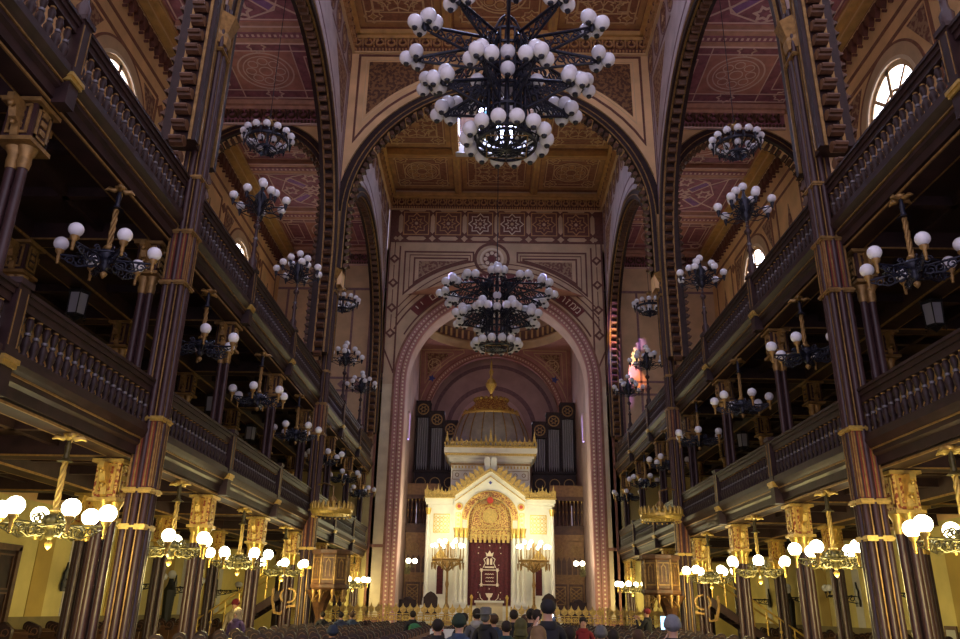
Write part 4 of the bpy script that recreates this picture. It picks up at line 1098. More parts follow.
# front wall with the central arched niche
b.archwall(fa, -1.95, 1.95, 1.9, 7.45, 0, 6.25, 1.15, 1.9, -.5, 0, 32)
b.prism(fa, [(-1.95, 7.45), (1.95, 7.45), (1.95, 7.6), (.0, 9.0), (-1.95, 7.6)], -.5, 0)
for q in (-1, 1):
    fb(b, q*1.95, q*3.4, -.35, 1.0, .9, 6.4)
    fb(b, q*2.0, q*3.55, -.5, 1.0, 6.2, 6.42); fb(b, q*2.0, q*3.5, -.45, 1.0, 6.05, 6.2)
    fb(b, q*1.95, q*3.5, -.45, 1.0, .9, 1.25)
b.build('body', 'white', ark)
for q in (-1, 1):
    # stepped pilasters and columns flanking the niche
    for i, (x, d_) in enumerate(((1.28, .12), (1.52, .2), (1.78, .3))):
        c = MB(); c.m(0); c.lathe([(.15, 0), (.15, .2), (.11, .3), (.095, .4), (.095, 3.4)], 12, (q*x, -.6-d_, .9)); c.box(q*x-.14, q*x+.14, -.6-d_-.14, -.5, .9, 1.05)
        c.m(1); c.lathe([(.1, 3.4), (.13, 3.5), (.1, 3.56), (.17, 3.85), (.18, 3.9)], 10, (q*x, -.6-d_, .9))
        c.build('column', ['white', 'gold'], ark)
    c = MB(); c.m(0); c.lathe([(.16, 0), (.16, .2), (.11, .3), (.10, 4.6)], 12, (q*3.35, -.55, .9)); c.m(1); c.lathe([(.1, 4.6), (.15, 4.8), (.17, 4.95)], 10, (q*3.35, -.55, .9)); c.build('corner_column', ['white', 'gold'], ark)
    # side niche with small pediment and dark door
    f_ = lambda u, z, d: (u, -.35-d, z-1.0)
    n_ = MB(); n_.m(0); x = q*2.62
    n_.box(x-.42, x+.42, 0, .12, 1.95, 2.35, f_); n_.box(x-.40, x-.28, 0, .16, 2.35, 3.9, f_); n_.box(x+.28, x+.40, 0, .16, 2.35, 3.9, f_); n_.box(x-.46, x+.46, 0, .2, 2.3, 2.42, f_)
    n_.m(1); n_.arcband(f_, x, 3.95, .27, .42, 0, .18); n_.prism(f_, [(x-.48, 4.2), (x+.48, 4.2), (x, 4.75)], 0, .1); n_.star(f_, x, 4.9, .14, 5, .5, .03, .12, True)
    n_.build('side_niche', ['white', 'gold'], ark)
    n_ = MB(); n_.m(0); n_.prism(f_, [(x-.17, 2.45), (x+.17, 2.45), (x+.17, 3.7)]+[(x+.17*math.cos(PI*i/8), 3.75+.17*math.sin(PI*i/8)) for i in range(9)]+[(x-.17, 3.7)], .01, .05)
    n_.build('niche_door', ['velvet'], ark)
    # gilt grille panels
    g = MB(); g.m(1); g.rect(f_, x-.42, x+.42, 6.05-.45, 6.9-.35, .05, .05); g.m(0)
    for i in range(4):
        for j in range(4): g.star(f_, x-.3+.2*i, 5.73+.21*j, .1, 4, .5, .03, .05); 
    g.build('gilt_grille', ['gold', 'gold'], ark)
    g = MB(); g.rect(fa, q*1.72-.12, q*1.72+.12, 5.65, 6.6, .04, .05)
    for j in range(4): g.lozenge(fa, q*1.72, 5.8+.22*j, .09, .05)
    g.disc(fa, q*1.68, 6.95, .2, .08, 16); g.build('gilt_panel', 'gold', ark)
    g = MB(); g.disc(fa, q*1.68, 6.95, .1, .12, 12); g.build('red_jewel', 'redjewel', ark)
    # crest of gilt leaves on the side wing
    g = MB()
    u = 0
    for i in range(8):
        x = q*(2.05+.2*i); h = .62+.14*math.cos(i*1.6)+(0.12 if i == 7 else 0)
        g.prism(fa, [(x-.12, 7.42), (x+.12, 7.42), (x+.15, 7.42+h*.5), (x+.04, 7.42+h*.6), (x, 7.42+h), (x-.04, 7.42+h*.6), (x-.15, 7.42+h*.5)], -.08+.2*0, .0)
        g.ring(lambda a_, b_, c_: fa(a_, b_, c_+0), x, 7.42+h*.35, .09, .035, .05, 8)
    g.box(q*2.75-.85, q*2.75+.85, -.7, -.55, 6.38, 6.45)
    g.build('wing_crest', ['gold'], ark)
# arch ornament
a = MB(); a.m(0); a.arcband(fa, 0, 6.25, 1.15, 1.22, -.1, .14, 5.2); a.arcband(fa, 0, 6.25, 1.5, 1.56, 0, .12, 5.2)
a.m(1); a.arcband(fa, 0, 6.25, 1.22, 1.5, 0, .05)
a.build('gilt_archivolt', ['gold', 'gold_pat'], ark)
a = MB(); a.m(0); fb_ = lambda u, z, d: fa(u, z, d-.3)
a.prism(fb_, [(-1.15, 5.25), (1.15, 5.25)]+[(1.15*math.cos(PI*i/20), 6.25+1.15*math.sin(PI*i/20)) for i in range(21)], -.05, 0)
a.m(1); a.ring(fb_, 0, 6.5, .55, .07, .05); a.disc(fb_, 0, 6.5, .4, .06, 16); a.ring(fb_, 0, 6.25, .95, .06, .05, 20, 0, PI)
for i in range(9): a.box(-1.08+i*.25, -.94+i*.25, 0, .08, 5.1, 5.45, fb_); a.disc(fb_, -1.0+i*.25, 5.62, .07, .06, 8)
a.box(-1.15, 1.15, 0, .1, 5.45, 5.52, fb_); a.box(-1.15, 1.15, 0, .1, 5.75, 5.8, fb_)
for i in range(7): a.strip(fb_, [(-.9+.3*i, 5.8), (-.75+.3*i, 6.0), (-.6+.3*i, 5.8)], .03, .06)
a.build('gilt_tympanum', ['gold_pat', 'gold'], ark)
a = MB(); a.disc(fa, 0, 7.28, .17, .25, 14); a.build('red_jewel', 'redjewel', ark)
a = MB(); 
for q in (-1, 1): a.prism(fa, [(q*.15, 7.3), (q*.5, 7.2), (q*.75, 7.35), (q*.45, 7.05), (q*.15, 7.1)], .05, .14)
a.star(fa, 0, 7.6, .16, 5, .45, .03, .16, True); a.build('gilt_wings', 'gold_dull', ark)
g = MB()
g.strip(fa, [(-1.98, 7.55), (0, 8.98), (1.98, 7.55)], .12, .12); g.strip(fa, [(-1.9, 7.25), (0, 8.6), (1.9, 7.25)], .05, .05)
for q in (-1, 1):
    for i in range(7):
        t_ = (i+.5)/7; x, z = q*1.98*(1-t_*.86), 7.62+1.43*t_*.86; h = .5
        nx, nz = q*.58, .81
        g.prism(fa, [(x-q*.1, z+.05), (x+q*.12, z-.08), (x+nx*h*.6+q*.12, z+nz*h*.6), (x+nx*h, z+nz*h), (x+nx*h*.6-q*.1, z+nz*h*.6+.06)], -.05, .06); g.ring(fa, x+nx*.18, z+nz*.18, .12, .05, .12, 8)
g.build('gable_crest', 'gold', ark)
g = MB(); g.lozenge(fa, 0, 8.25, .1, .04); g.build('gable_jewel', 'blue', ark)
tb = MB()
for q in (-1, 1): tb.prism(fa, [(q*.02, 8.95), (q*.34, 8.95), (q*.34, 9.55)]+[(q*(.18+.16*math.cos(PI*i/6)), 9.55+.14*math.sin(PI*i/6)) for i in range(7)]+[(q*.02, 9.55)], -.25, -.05)
tb.box(-.45, .45, -.3, 0, 8.85, 8.96, fa); tb.build('stone_tablets', 'wallwhite', ark)
# upper storey
u_ = MB(); u_.m(0); u_.box(-2.25, 2.25, .9, 3.2, 6.4, 8.65); u_.m(1); u_.box(-2.3, 2.3, .85, 3.25, 8.45, 8.57)
u_.m(0); u_.box(-2.38, 2.38, .78, 3.3, 8.65, 8.83); u_.box(-2.5, 2.5, .68, 3.4, 8.83, 8.97); u_.m(2); u_.box(-2.6, 2.6, .58, 3.5, 8.97, 9.1); u_.m(0); u_.box(-2.66, 2.66, .5, 3.6, 9.1, 9.4)
fu_ = lambda u, z, d: (u, .9-d, z-1.0)
u_.m(2)
for i in range(24): u_.box(-2.2+i*.186, -2.12+i*.186, 0, .06, 9.27, 9.41, fu_)
u_.m(1)
for i in range(9): u_.ring(fu_, -1.9+i*.475, 8.9, .1, .035, .03, 10)
u_.rect(fu_, -2.15, 2.15, 8.65, 9.13, .03, .03)
u_.build('upper_storey', ['white', 'gold_dull', 'gold'], ark)
g = MB(); fz = lambda u, z, d: (u, .52-d, z-1.0)
for i in range(19):
    x = -2.5+i*5.0/18; h = .46+(.62 if i == 9 else 0)+(.22 if i in (8, 10) else 0)+(.42 if i in (0, 18) else 0)+(.12 if i in (2, 5, 13, 16) else 0)-(.12 if i in (4, 5, 13, 14) else 0)
    g.ring(fz, x, 10.62, .14, .06, .07, 8); g.strip(fz, [(x-.12, 10.45), (x-.03, 10.4+h*.6), (x, 10.4+h), (x+.03, 10.4+h*.6), (x+.12, 10.45)], .07, .07)
    g.disc(fz, x, 10.77, .07, .05, 6)
g.strip(fz, [(-2.6, 10.43), (2.6, 10.43)], .07, .06); g.build('dome_crest', 'gold', ark)
# dome
prof = [(2.15, 9.2), (2.32, 9.7), (2.3, 10.2), (2.16, 10.7), (1.95, 11.2), (1.67, 11.7)]
d = MB(); openlathe(d, prof, 40, (0, 2.1, 0), 0); d.build('dome', 'grey', ark)
for i in range(20):
    a_ = 2*PI*i/20+.08; rb = MB(); rb.tube([((r_+.02)*math.cos(a_), 2.1+(r_+.02)*math.sin(a_), z_) for r_, z_ in prof], .035, 5); rb.build('dome_rib', 'gold_dull', ark)
d = MB(); d.m(1); d.lathe([(1.7, 11.62), (1.78, 11.72), (1.6, 11.86)], 36, (0, 2.1, 0)); d.m(0); d.lathe([(1.5, 11.82), (1.38, 12.05), (1.12, 12.25), (1.0, 12.4), (.95, 12.62), (.4, 12.8), (.12, 12.9), (.05, 13.2)], 28, (0, 2.1, 0))
for i in range(20):
    a_ = 2*PI*i/20; d.m(1); d.sphere((.98*math.cos(a_), 2.1+.98*math.sin(a_), 12.66), .12, 6, 5); d.sphere((1.6*math.cos(a_), 2.1+1.6*math.sin(a_), 11.9), .09, 6, 5)
d.build('gilt_dome_cap', ['gold_pat', 'gold'], ark)
for o in [o for o in C.objects if o.parent == ark and o.name.split('.')[0] in ('dome', 'dome_rib', 'gilt_dome_cap')]:
    for v in o.data.vertices: v.co.y = 2.35+(v.co.y-2.1)*.74
# curtain: its own thing hanging in the niche
cu = thing('ark_curtain', 'dark burgundy velvet curtain embroidered with a crown and tablets in the shrine arch', 'curtain', (AX, 43.35, 1.95))
c = MB(); n = 44; V = []
for j, z in enumerate((0, 3.3)):
    for i in range(n+1):
        x = -1.14+2.28*i/n; V.append((x, .035*math.sin(i*1.35), z))
for j, z in enumerate((0, 3.3)):
    for i in range(n+1):
        x = -1.14+2.28*i/n; V.append((x, .03+.035*math.sin(i*1.35), z))
m_ = n+1
c.add(V, [(i, i+1, m_+i+1, m_+i) for i in range(n)]+[(2*m_+i, 2*m_+i+1, 3*m_+i+1, 3*m_+i) for i in range(n)]+[(i, i+1, 2*m_+i+1, 2*m_+i) for i in range(n)], True)
c.build('cloth', 'velvet', cu)
e = MB(); fe = lambda u, z, d: (u, -.045-d, z)
e.rect(fe, -.42, .42, 1.0, 1.75, .045, .01)
for q in (-1, 1):
    for z in (1.0, 1.75): e.star(fe, q*.42, z, .12, 6, .5, .03, .012, True)
    e.strip(fe, [(q*.5, .55), (q*.46, .35), (q*.3, .2), (q*.12, .14)], .03, .012); e.strip(fe, [(q*.34, 1.86), (q*.22, 2.1), (q*.3, 2.3), (q*.12, 2.42)], .04, .012)
    e.prism(fe, [(q*.03, 2.02), (q*.15, 2.02), (q*.15, 2.3), (q*.09, 2.36), (q*.03, 2.3)], 0, .012)
    for z in (.62, .3, 2.6, 2.0, 2.9): e.star(fe, q*(.52+.08*math.sin(z*3)), z, .045, 5, .4, .02, .012, True)
e.prism(fe, [(-.2, .58), (.2, .58), (.12, .4), (.05, .36), (.05, .24), (.14, .2), (-.14, .2), (-.05, .24), (-.05, .36), (-.12, .4)], 0, .012)
e.prism(fe, [(-.26, 1.85), (.26, 1.85), (.26, 1.93), (-.26, 1.93)], 0, .012)
e.prism(fe, [(-.16, 2.45), (.16, 2.45), (.22, 2.66), (.1, 2.58), (0, 2.75), (-.1, 2.58), (-.22, 2.66)], 0, .012)
for r_ in range(3): e.strip(fe, [(-.24+.06*math.sin(i*2.1+r_), 1.52-r_*.18+.035*(i % 2)) if i == 0 else (-.24+i*.06, 1.52-r_*.18+.04*((i+r_) % 2)) for i in range(9)], .028, .012)
for x in (0,): e.star(fe, x, .8, .05, 5, .4, .02, .012, True); e.star(fe, x, 3.0, .05, 5, .4, .02, .012, True)
e.build('embroidery', 'embroid', cu)
# eternal lamp
el = thing('eternal_lamp', 'gilt hanging lamp on a thin chain in front of the shrine dome', 'lamp', (AX-.02, 42.3, 13.15))
c = MB(); c.lathe([(.0, -.1), (.08, 0), (.2, .2), (.3, .38), (.32, .55), (.22, .62), (.25, .7), (.12, .8), (.06, .95), (.1, 1.1), (.13, 1.25), (.05, 1.4), (.07, 1.65), (.02, 1.9)], 12); c.build('lamp_body', 'gold', el)
c = MB(); c.tube([(0, 0, 1.8), (0, 0, 6.0)], .012, 4); c.build('chain', 'gold_dull', el)

# candelabra beside the ark
def ark_cand():
    t = thing('standing_candelabrum', 'proto', 'candelabrum')
    p = MB(); p.lathe([(.3, 0), (.3, .1), (.16, .22), (.1, .6), (.16, .8), (.07, 1.0), (.06, 1.7), (.1, 1.9), (.06, 2.1), (.06, 2.6), (.14, 2.8), (.06, 3.0), (.07, 4.0)], 10); p.build('shaft', 'gold_dull', t)
    b = MB()
    for i in range(10):
        a = PI/5*i; c_, s_ = math.cos(a), math.sin(a); b.tube([(0, 0, 2.5), (.3*c_, .3*s_, 2.75), (.75*c_, .75*s_, 2.95), (.8*c_, .8*s_, 3.3)], .03, 5); scroll(b, (.5*c_, .5*s_, 2.95), a, .14, 1.2, .02, 9); b.lathe([(.02, 0), (.02, .5)], 5, (.8*c_, .8*s_, 3.2)); b.lathe([(.02, -.35), (.05, -.2), (.05, 0)], 5, (.8*c_, .8*s_, 2.95))
        b.lathe([(.02, 0), (.02, .7)], 5, (.45*c_, .45*s_, 3.2))
    b.lathe([(.70, 3.02), (.8, 3.04), (.8, 3.12), (.7, 3.14)], 20); b.build('branches', 'gold_dull', t)
    for i in range(10):
        a = PI/5*i; link('bulb', G_ARK, t, (.8*math.cos(a), .8*math.sin(a), 3.78))
        if i % 2: link('bulb', G_ARK, t, (.45*math.cos(a), .45*math.sin(a), 4.0))
    freeze(t); return t
PB = ark_cand(); PB.location = (AX-2.15, 41.5, 1.55-.6+.05); PB['label'] = 'tall bronze candelabrum with many lit bulbs left of the curtain'; PB['group'] = 'shrine candelabra'
PB.location.z = 1.0
dup(PB, (AX+2.25, 41.5, 1.0), 0, 'tall bronze candelabrum with many lit bulbs right of the curtain', 'shrine candelabra')
for q in (-1, 1):
    ld = bpy.data.lights.new('candelabrum_light', 'POINT'); ld.energy = 165; ld.color = (1, .93, .55); ld.shadow_soft_size = .5
    lo = bpy.data.objects.new('candelabrum_light', ld); C.objects.link(lo); lo.location = (AX+q*2.2, 40.4, 6.2)
# chairs beside the ark, table in front of curtain
def chair():
    t = thing('carved_armchair', 'proto', 'chair'); a = MB(); a.box(-.32, .32, -.3, .3, .42, .52); a.build('seat', 'velvet', t)
    a = MB(); fc_ = lambda u, z, d: (u, .3-d, z); a.prism(fc_, [(-.34, .5), (.34, .5), (.36, 1.25), (.2, 1.45), (0, 1.55), (-.2, 1.45), (-.36, 1.25)], 0, .07); a.build('backrest', 'wood', t)
    for x in (-.3, .3):
        for y in (-.27, .27): a = MB(); a.lathe([(.04, 0), (.05, .2), (.03, .42)], 8, (x, y, 0)); a.build('leg', 'wood', t)
        a = MB(); a.box(x-.04, x+.04, -.3, .3, .75, .8); a.box(x-.03, x+.03, -.28, -.22, .5, .75); a.build('armrest', 'wood', t)
    freeze(t); return t
PH = chair(); PH.location = (AX-2.95, 41.2, 1.0); PH['label'] = 'dark carved armchair left of the shrine, in front of the white wing'
dup(PH, (AX+3.0, 41.2, 1.0), 0, 'dark carved armchair right of the shrine, in front of the white wing')
tb = thing('offering_table', 'low marble lectern table in front of the burgundy curtain', 'table', (AX, 41.9, 1.22+.44-.2))
tb.location.z = 1.0
a = MB(); a.box(-.75, .75, -.25, .25, 1.05, 1.15); a.build('tabletop', 'white', tb)
a = MB(); a.box(-.68, .68, -.2, .2, .25, 1.05); a.build('base', 'marble', tb)
for q in (-1, 1): a = MB(); a.lathe([(.09, 0), (.06, .3), (.05, 1.2), (.09, 1.3), (.03, 1.42)], 8, (q*.9, -.1, 0)); a.build('candle_stand', 'gold', tb)

# ================================================================== ORGAN, SCREENS, BALCONY in the chancel
for q in (-1, 1):
    sd = 'left' if q < 0 else 'right'
    t = thing('organ_case', 'dark organ case with three stepped pipe towers behind the shrine, %s side' % sd, 'organ', (ACX+q*3.66, 47.9, 8.1), 0, 'organ cases')
    b = MB(); b.box(-1.3, 1.3, .1, .9, 0, 1.6); b.box(-1.35, 1.35, -.05, .9, 1.5, 1.62); b.box(-1.35, 1.35, -.05, .9, -.05, .12)
    b.build('case', 'wood', t)
    for j, (h, x) in enumerate(((5.9, -.88), (5.25, 0), (4.65, .88))):
        x = x if q < 0 else -x
        o = MB(); o.m(0); o.box(x-.43, x-.37, -.05, .8, 1.6, h); o.box(x+.37, x+.43, -.05, .8, 1.6, h); o.box(x-.43, x+.43, -.06, .8, h-.95, h); o.box(x-.46, x+.46, -.1, .8, h, h+.08); o.box(x-.4, x+.4, .6, .7, 1.6, h)
        ff = lambda u, z, d: (u, -.06-d, z); o.m(1); o.ring(ff, x, h-.48, .32, .07, .06, 20); o.star(ff, x, h-.48, .2, 6, .5, .04, .05); o.ring(ff, x, .85, .3, .05, -.08+.1, 16)
        tw = o.build('pipe_tower', ['wood', 'gold_dull'], t)
        for i in range(5):
            p = MB(); p.lathe([(.02, 1.65), (.062, 1.95), (.062, h-1.0)], 8, (x-.28+.14*i, .1-.06*math.cos((i-2)*.9), 0)); p.build('organ_pipe', 'pipe', tw)
    # balcony
    t = thing('choir_balcony', 'wooden choir balcony with turned balusters beside the shrine, %s side' % sd, 'balcony', (ACX+q*4.1, 45.3, 5.9), 0, 'choir balconies')
    b = MB(); b.box(-.95, .95, -.1, 3.8, -.15, .25); b.box(-.95, .95, -.15, .1, .25, .33); b.build('floor_beam', 'wood_mid', t)
    b = MB(); b.box(-.95, .95, -.1, .05, 1.72, 1.95); b.build('handrail', 'wood_mid', t)
    b = MB(); b.box(-.95, .95, .0, .1, 1.95, 2.6) ; b.build('upper_panel', 'screenwood', t)
    for i in range(9):
        b = MB(); b.m(0); b.lathe([(.05, .3), (.03, .5), (.05, .9), (.03, 1.05), (.05, 1.4), (.04, 1.7)], 8, (-.85+.2125*i, -.03, 0)); b.m(1); b.lathe([(.045, 1.6), (.05, 1.68), (.045, 1.72)], 8, (-.85+.2125*i, -.03, 0)); b.lathe([(.035, 1.05), (.045, 1.09), (.035, 1.13)], 8, (-.85+.2125*i, -.03, 0)); b.build('baluster', ['wood_mid', 'gold'], t)
    # panelled screen with double door
    t = thing('panelled_screen', 'carved brown wooden screen with lattice doors and star roundels, %s of the shrine' % sd, 'wooden screen', (ACX+q*4.06, 45.2, 1.0), 0, 'wooden screens')
    b = MB(); b.m(0); b.box(-.94, .94, 0, .15, 0, 4.74); fs = lambda u, z, d: (u, -d, z)
    b.box(-.94, .94, -.06, .0, 4.4, 4.74); b.box(-.94, .94, -.05, 0, 2.35, 2.45); b.m(1)
    for x in (-.45, .45):
        b.ring(fs, x, 3.95, .22, .05, .05, 16); b.star(fs, x, 3.95, .15, 6, .5, .035, .05)
    for i in range(6):
        b.m(2); b.prism(fs, [(-.9+.3*i, 2.6), (-.66+.3*i, 2.6), (-.66+.3*i, 3.3), (-.78+.3*i, 3.55), (-.9+.3*i, 3.3)], 0, .03)
    b.m(1); b.rect(fs, -.93, .93, 2.5, 3.65, .03, .04)
    for i in range(7): b.strip(fs, [(-.9+.3*i, 2.1), (-.75+.3*i, 2.3), (-.6+.3*i, 2.1)], .03, .04) if i < 6 else None
    b.build('panelling', ['screenwood', 'gold_dull', 'wood_mid'], t)
    for x in (-.45, .45):
        dd = MB(); dd.m(0); dd.box(x-.4, x+.4, -.06, 0, .05, 2.1); dd.m(1); dd.rect(lambda u, z, d: (u, -.06-d, z), x-.3, x+.3, 1.05, 1.95, .06, .03); 
        for i in range(-2, 3): dd.strip(lambda u, z, d: (u, -.06-d, z), [(x-.28, 1.5+i*.2-.2), (x+.28, 1.5+i*.2+.2)], .05, .02) if abs(i) < 2 else None; dd.strip(lambda u, z, d: (u, -.06-d, z), [(x-.28, 1.5+i*.2+.2), (x+.28, 1.5+i*.2-.2)], .05, .02) if abs(i) < 2 else None
        dd.build('door_leaf', ['wood_mid', 'gold_dull'], t)
    t = thing('choir_bench', 'dark carved bench before the wooden screen, %s of the shrine' % sd, 'bench', (ACX+q*4.46-(.05 if q < 0 else .12), 42.6, 1.0), 0, 'chancel benches')
    a = MB(); a.box(-.44, .44, -.25, .25, .42, .5); a.build('seat', 'wood', t); a = MB(); a.box(-.44, .44, .2, .27, .5, 1.15); a.sphere((0, .23, 1.15), .25, 10, 6, (1, .15, .6)); a.build('backrest', 'wood', t)
    for x in (-.42, .42): a = MB(); a.box(x-.04, x+.04, -.25, .27, 0, .7); a.build('side_panel', 'wood', t)

# ================================================================== ALTAR RAILING
def picket_mesh():
    b = MB(); f_ = lambda u, z, d: (u, -d, z); b.m(0)
    b.tube([(0, 0, 0), (0, 0, .5)], .02, 5)
    b.prism(f_, [(0, .88), (-.05, .74), (-.14, .68), (-.12, .56), (-.04, .5), (.04, .5), (.12, .56), (.14, .68), (.05, .74)], -.015, .015)
    b.ring(f_, .105, .30, .085, .035, .02, 8); b.ring(f_, -.105, .30, .085, .035, .02, 8)
    return b.mesh('picket', ['gold'])
PM = picket_mesh()
SEG = [(-8.6, -4.5, 'far left'), (-4.42, -.9, 'left centre'), (.7, 4.52, 'right centre'), (4.6, 8.8, 'far right')]
for x0, x1, nm in SEG:
    t = thing('altar_railing', 'yellow gilt pointed iron railing along the raised platform, %s stretch' % nm, 'railing', ((x0+x1)/2, 33.7, 1.05), 0, 'platform railings')
    w_ = (x1-x0)/2-.03; b = MB(); b.box(-w_, w_, -.025, .025, .05, .1); b.box(-w_, w_, -.02, .02, .44, .48); b.box(-w_-.02, -w_+.05, -.04, .04, 0, .8); b.box(w_-.05, w_+.02, -.04, .04, 0, .8); b.build('rail', 'gold', t)
    n = int(2*w_/.27)
    for i in range(n): link('picket', PM, t, (-w_+2*w_*(i+.5)/n, 0, .0))
struct('trim_railing_base', MB().box(-8.8, -6.2, 33.5, 33.9, 0, 1.0).box(6.35, 8.8, 33.5, 33.9, 0, 1.0), 'wood_mid')

# ================================================================== PULPITS with stairs and crown canopy
def pulpit(s):
    sd = SIDE[s]
    t = thing('pulpit', 'octagonal carved wooden pulpit with hanging fringe at the %s far pillar' % sd, 'pulpit', (s*5.25, 26.0, 0))
    b = MB(); b.m(0); b.lathe([(.55, 2.55), (.62, 2.62), (.62, 2.72), (.56, 2.78), (.56, 3.75), (.64, 3.8), (.66, 3.92), (.6, 3.95)], 8, smooth=False, ph=.5)
    b.m(1)
    for i in range(8):
        a0, a1 = PI/4*(i+.5), PI/4*(i+1.5); r_ = .575
        p0, p1 = Vector((r_*math.cos(a0), r_*math.sin(a0), 0)), Vector((r_*math.cos(a1), r_*math.sin(a1), 0))
        f_ = lambda u, z, d, p0=p0, p1=p1: tuple(p0.lerp(p1, u)+Vector((0, 0, z))+(p0+p1).normalized()*(d))
        b.rect(f_, .12, .88, 2.9, 3.65, .04, .02); b.strip(f_, [(.35, 3.0), (.35, 3.5), (.5, 3.6), (.65, 3.5), (.65, 3.0)], .05, .02)
        b.tube([p0+Vector((0, 0, 2.7)), p0+Vector((0, 0, 3.8))], .03, 5)
    b.build('body', ['wood_mid', 'gold_dull'], t)
    for i in range(8):
        a0 = PI/4*(i+.5); c_, s_ = math.cos(a0), math.sin(a0); k = MB(); k.lathe([(.0, -.5), (.06, -.42), (.03, -.3), (.07, -.15), (.06, 0)], 8, (.5*c_, .5*s_, 2.6))
        k.tube([(.5*c_, .5*s_, 2.2), (.3*c_, .3*s_, 2.45), (.45*math.cos(a0+PI/8), .45*math.sin(a0+PI/8), 2.5)], .025, 5); k.build('pendant', 'gold_dull', t)
    k = MB(); k.lathe([(.3, 0), (.3, .3), (.14, .5), (.12, 1.6), (.3, 2.2), (.52, 2.55)], 8, (s*.35, .4, 0), False); k.build('support', 'wood_mid', t)
    # canopy crown
    c = thing('crown_canopy', 'round gilt crown-shaped sounding board with a white lamp above the %s pulpit' % sd, 'canopy', (s*5.3, 25.6, 4.5))
    b = MB(); b.m(0); b.lathe([(.45, -.02), (.62, .0), (.66, .08), (.66, .16), (.6, .2)], 28, smooth=False); b.m(1); b.lathe([(.0, .02), (.5, .03), (.5, .05)], 24, smooth=False)
    b.m(0)
    for i in range(24):
        a = PI/12*i; c_, s_ = math.cos(a), math.sin(a); b.tube([(.64*c_, .64*s_, .15), (.66*c_, .66*s_, .3), (.64*c_, .64*s_, .4)], [.05, .06, .01], 4); b.sphere((.62*c_, .62*s_, -.06), .03, 5, 4)
    b.build('crown_ring', ['gold', 'cream'], c)
    b = MB(); b.tube([(0, 0, .1), (0, 0, .9), (s*.45, .6, 1.1), (s*.75, 1.0, 1.1)], .03, 6); b.lathe([(.05, .3), (.16, .45), (.05, .6)], 8); b.build('hanger', 'gold_dull', c)
    # stair
    st = thing('pulpit_stair', 'dark stair with gilt picket rail climbing to the %s pulpit' % sd, 'stair', (s*6.9, 27.25, 0))
    n = 11
    for i in range(n):
        x0 = s*(.2+i*.27); z = 2.5-(i+1)*.21; k = MB(); k.m(0); fb(k, x0, x0+s*.29, -.5, .45, z-.05, z); k.m(1); fb(k, x0+s*.26, x0+s*.29, -.5, .45, z-.21, z-.05); k.build('step', ['wood_mid', 'black'], st)
    k = MB(); fy = lambda u, z, d: (s*u, d, z)
    for yy in (-.56, .46): k.prism(fy, [(.1, 2.55), (.1, 2.2), (3.1, -.0), (3.3, 0), (3.3, .1)], yy, yy+.06)
    k.build('stringer', 'wood', st)
    k = MB()
    for yy in (-.53, .49):
        k.tube([(s*.1, yy, 3.4), (s*1.0, yy, 2.8), (s*3.2, yy, 1.05)], .035, 6)
    k.build('stair_handrail', 'gold', st)
    for i in range(8):
        x0 = .15+i*.42; zt = 3.36-(x0-.1)*.74
        k = MB(); k.tube([(s*x0, -.53, zt-.85), (s*x0, -.53, zt)], .028, 5); k.sphere((s*x0, -.53, zt-.4), .06, 6, 5); k.build('stair_picket', 'gold', st)
    # arch frame between stair and pulpit
    k = MB(); fx = lambda u, z, d: (s*u, d, z)
    k.m(0)
    k.strip(lambda u, z, d: (s*u, -.58-d, z), [(-.75, 1.3), (-.7, 1.75), (-.45, 2.0), (-.2, 1.95), (.0, 1.7), (.2, 1.75), (.3, 2.2), (.3, 2.6)], .08, .06); k.ring(lambda u, z, d: (s*u, -.58-d, z), -.2, 2.35, .25, .06, .06, 14)
    k.build('curved_apron', 'gold_dull', st)
    t.scale.z = .87; st.scale.z = .87
for s in (-1, 1): pulpit(s)

# ================================================================== PEWS
def pew(L):
    n = max(2, int(L/.62)); t = thing('pew', 'proto', 'pew')
    a = MB(); a.box(-L/2, L/2, -.42, 0, .42, .47); a.build('seat', 'wood_mid', t)
    a = MB(); a.box(-L/2, L/2, 0, .06, .3, 1.08); a.box(-L/2, L/2, -.03, .12, 1.06, 1.1); a.build('backrest', 'wood_mid', t)
    for i in range(n+1):
        x = -L/2+L*i/n; k = MB(); k.m(0); fp = lambda u, z, d, x=x: (x+u, d, z)
        k.prism(lambda u, z, d, x=x: (x+u, -.3+d*0+d, z), [(-.035, 0), (.035, 0), (.035, .7), (-.035, .7)], -.12, .36)
        k.prism(fp, [(-.1, 1.0), (.1, 1.0), (.115, 1.12)]+[(.115*math.cos(PI*j/8), 1.15+.11*math.sin(PI*j/8)) for j in range(9)]+[(-.115, 1.12)], -.02, .08)
        k.m(1); k.ring(lambda u, z, d, x=x: (x+u, -.02-d, z), 0, 1.13, .07, .015, .01, 8)
        k.build('seat_divider', ['wood', 'wood_mid'], t)
    freeze(t); return t
PN, PA = pew(4.2), pew(1.9)
fN = fA_ = True
ys = [13.2+1.05*i for i in range(19)]
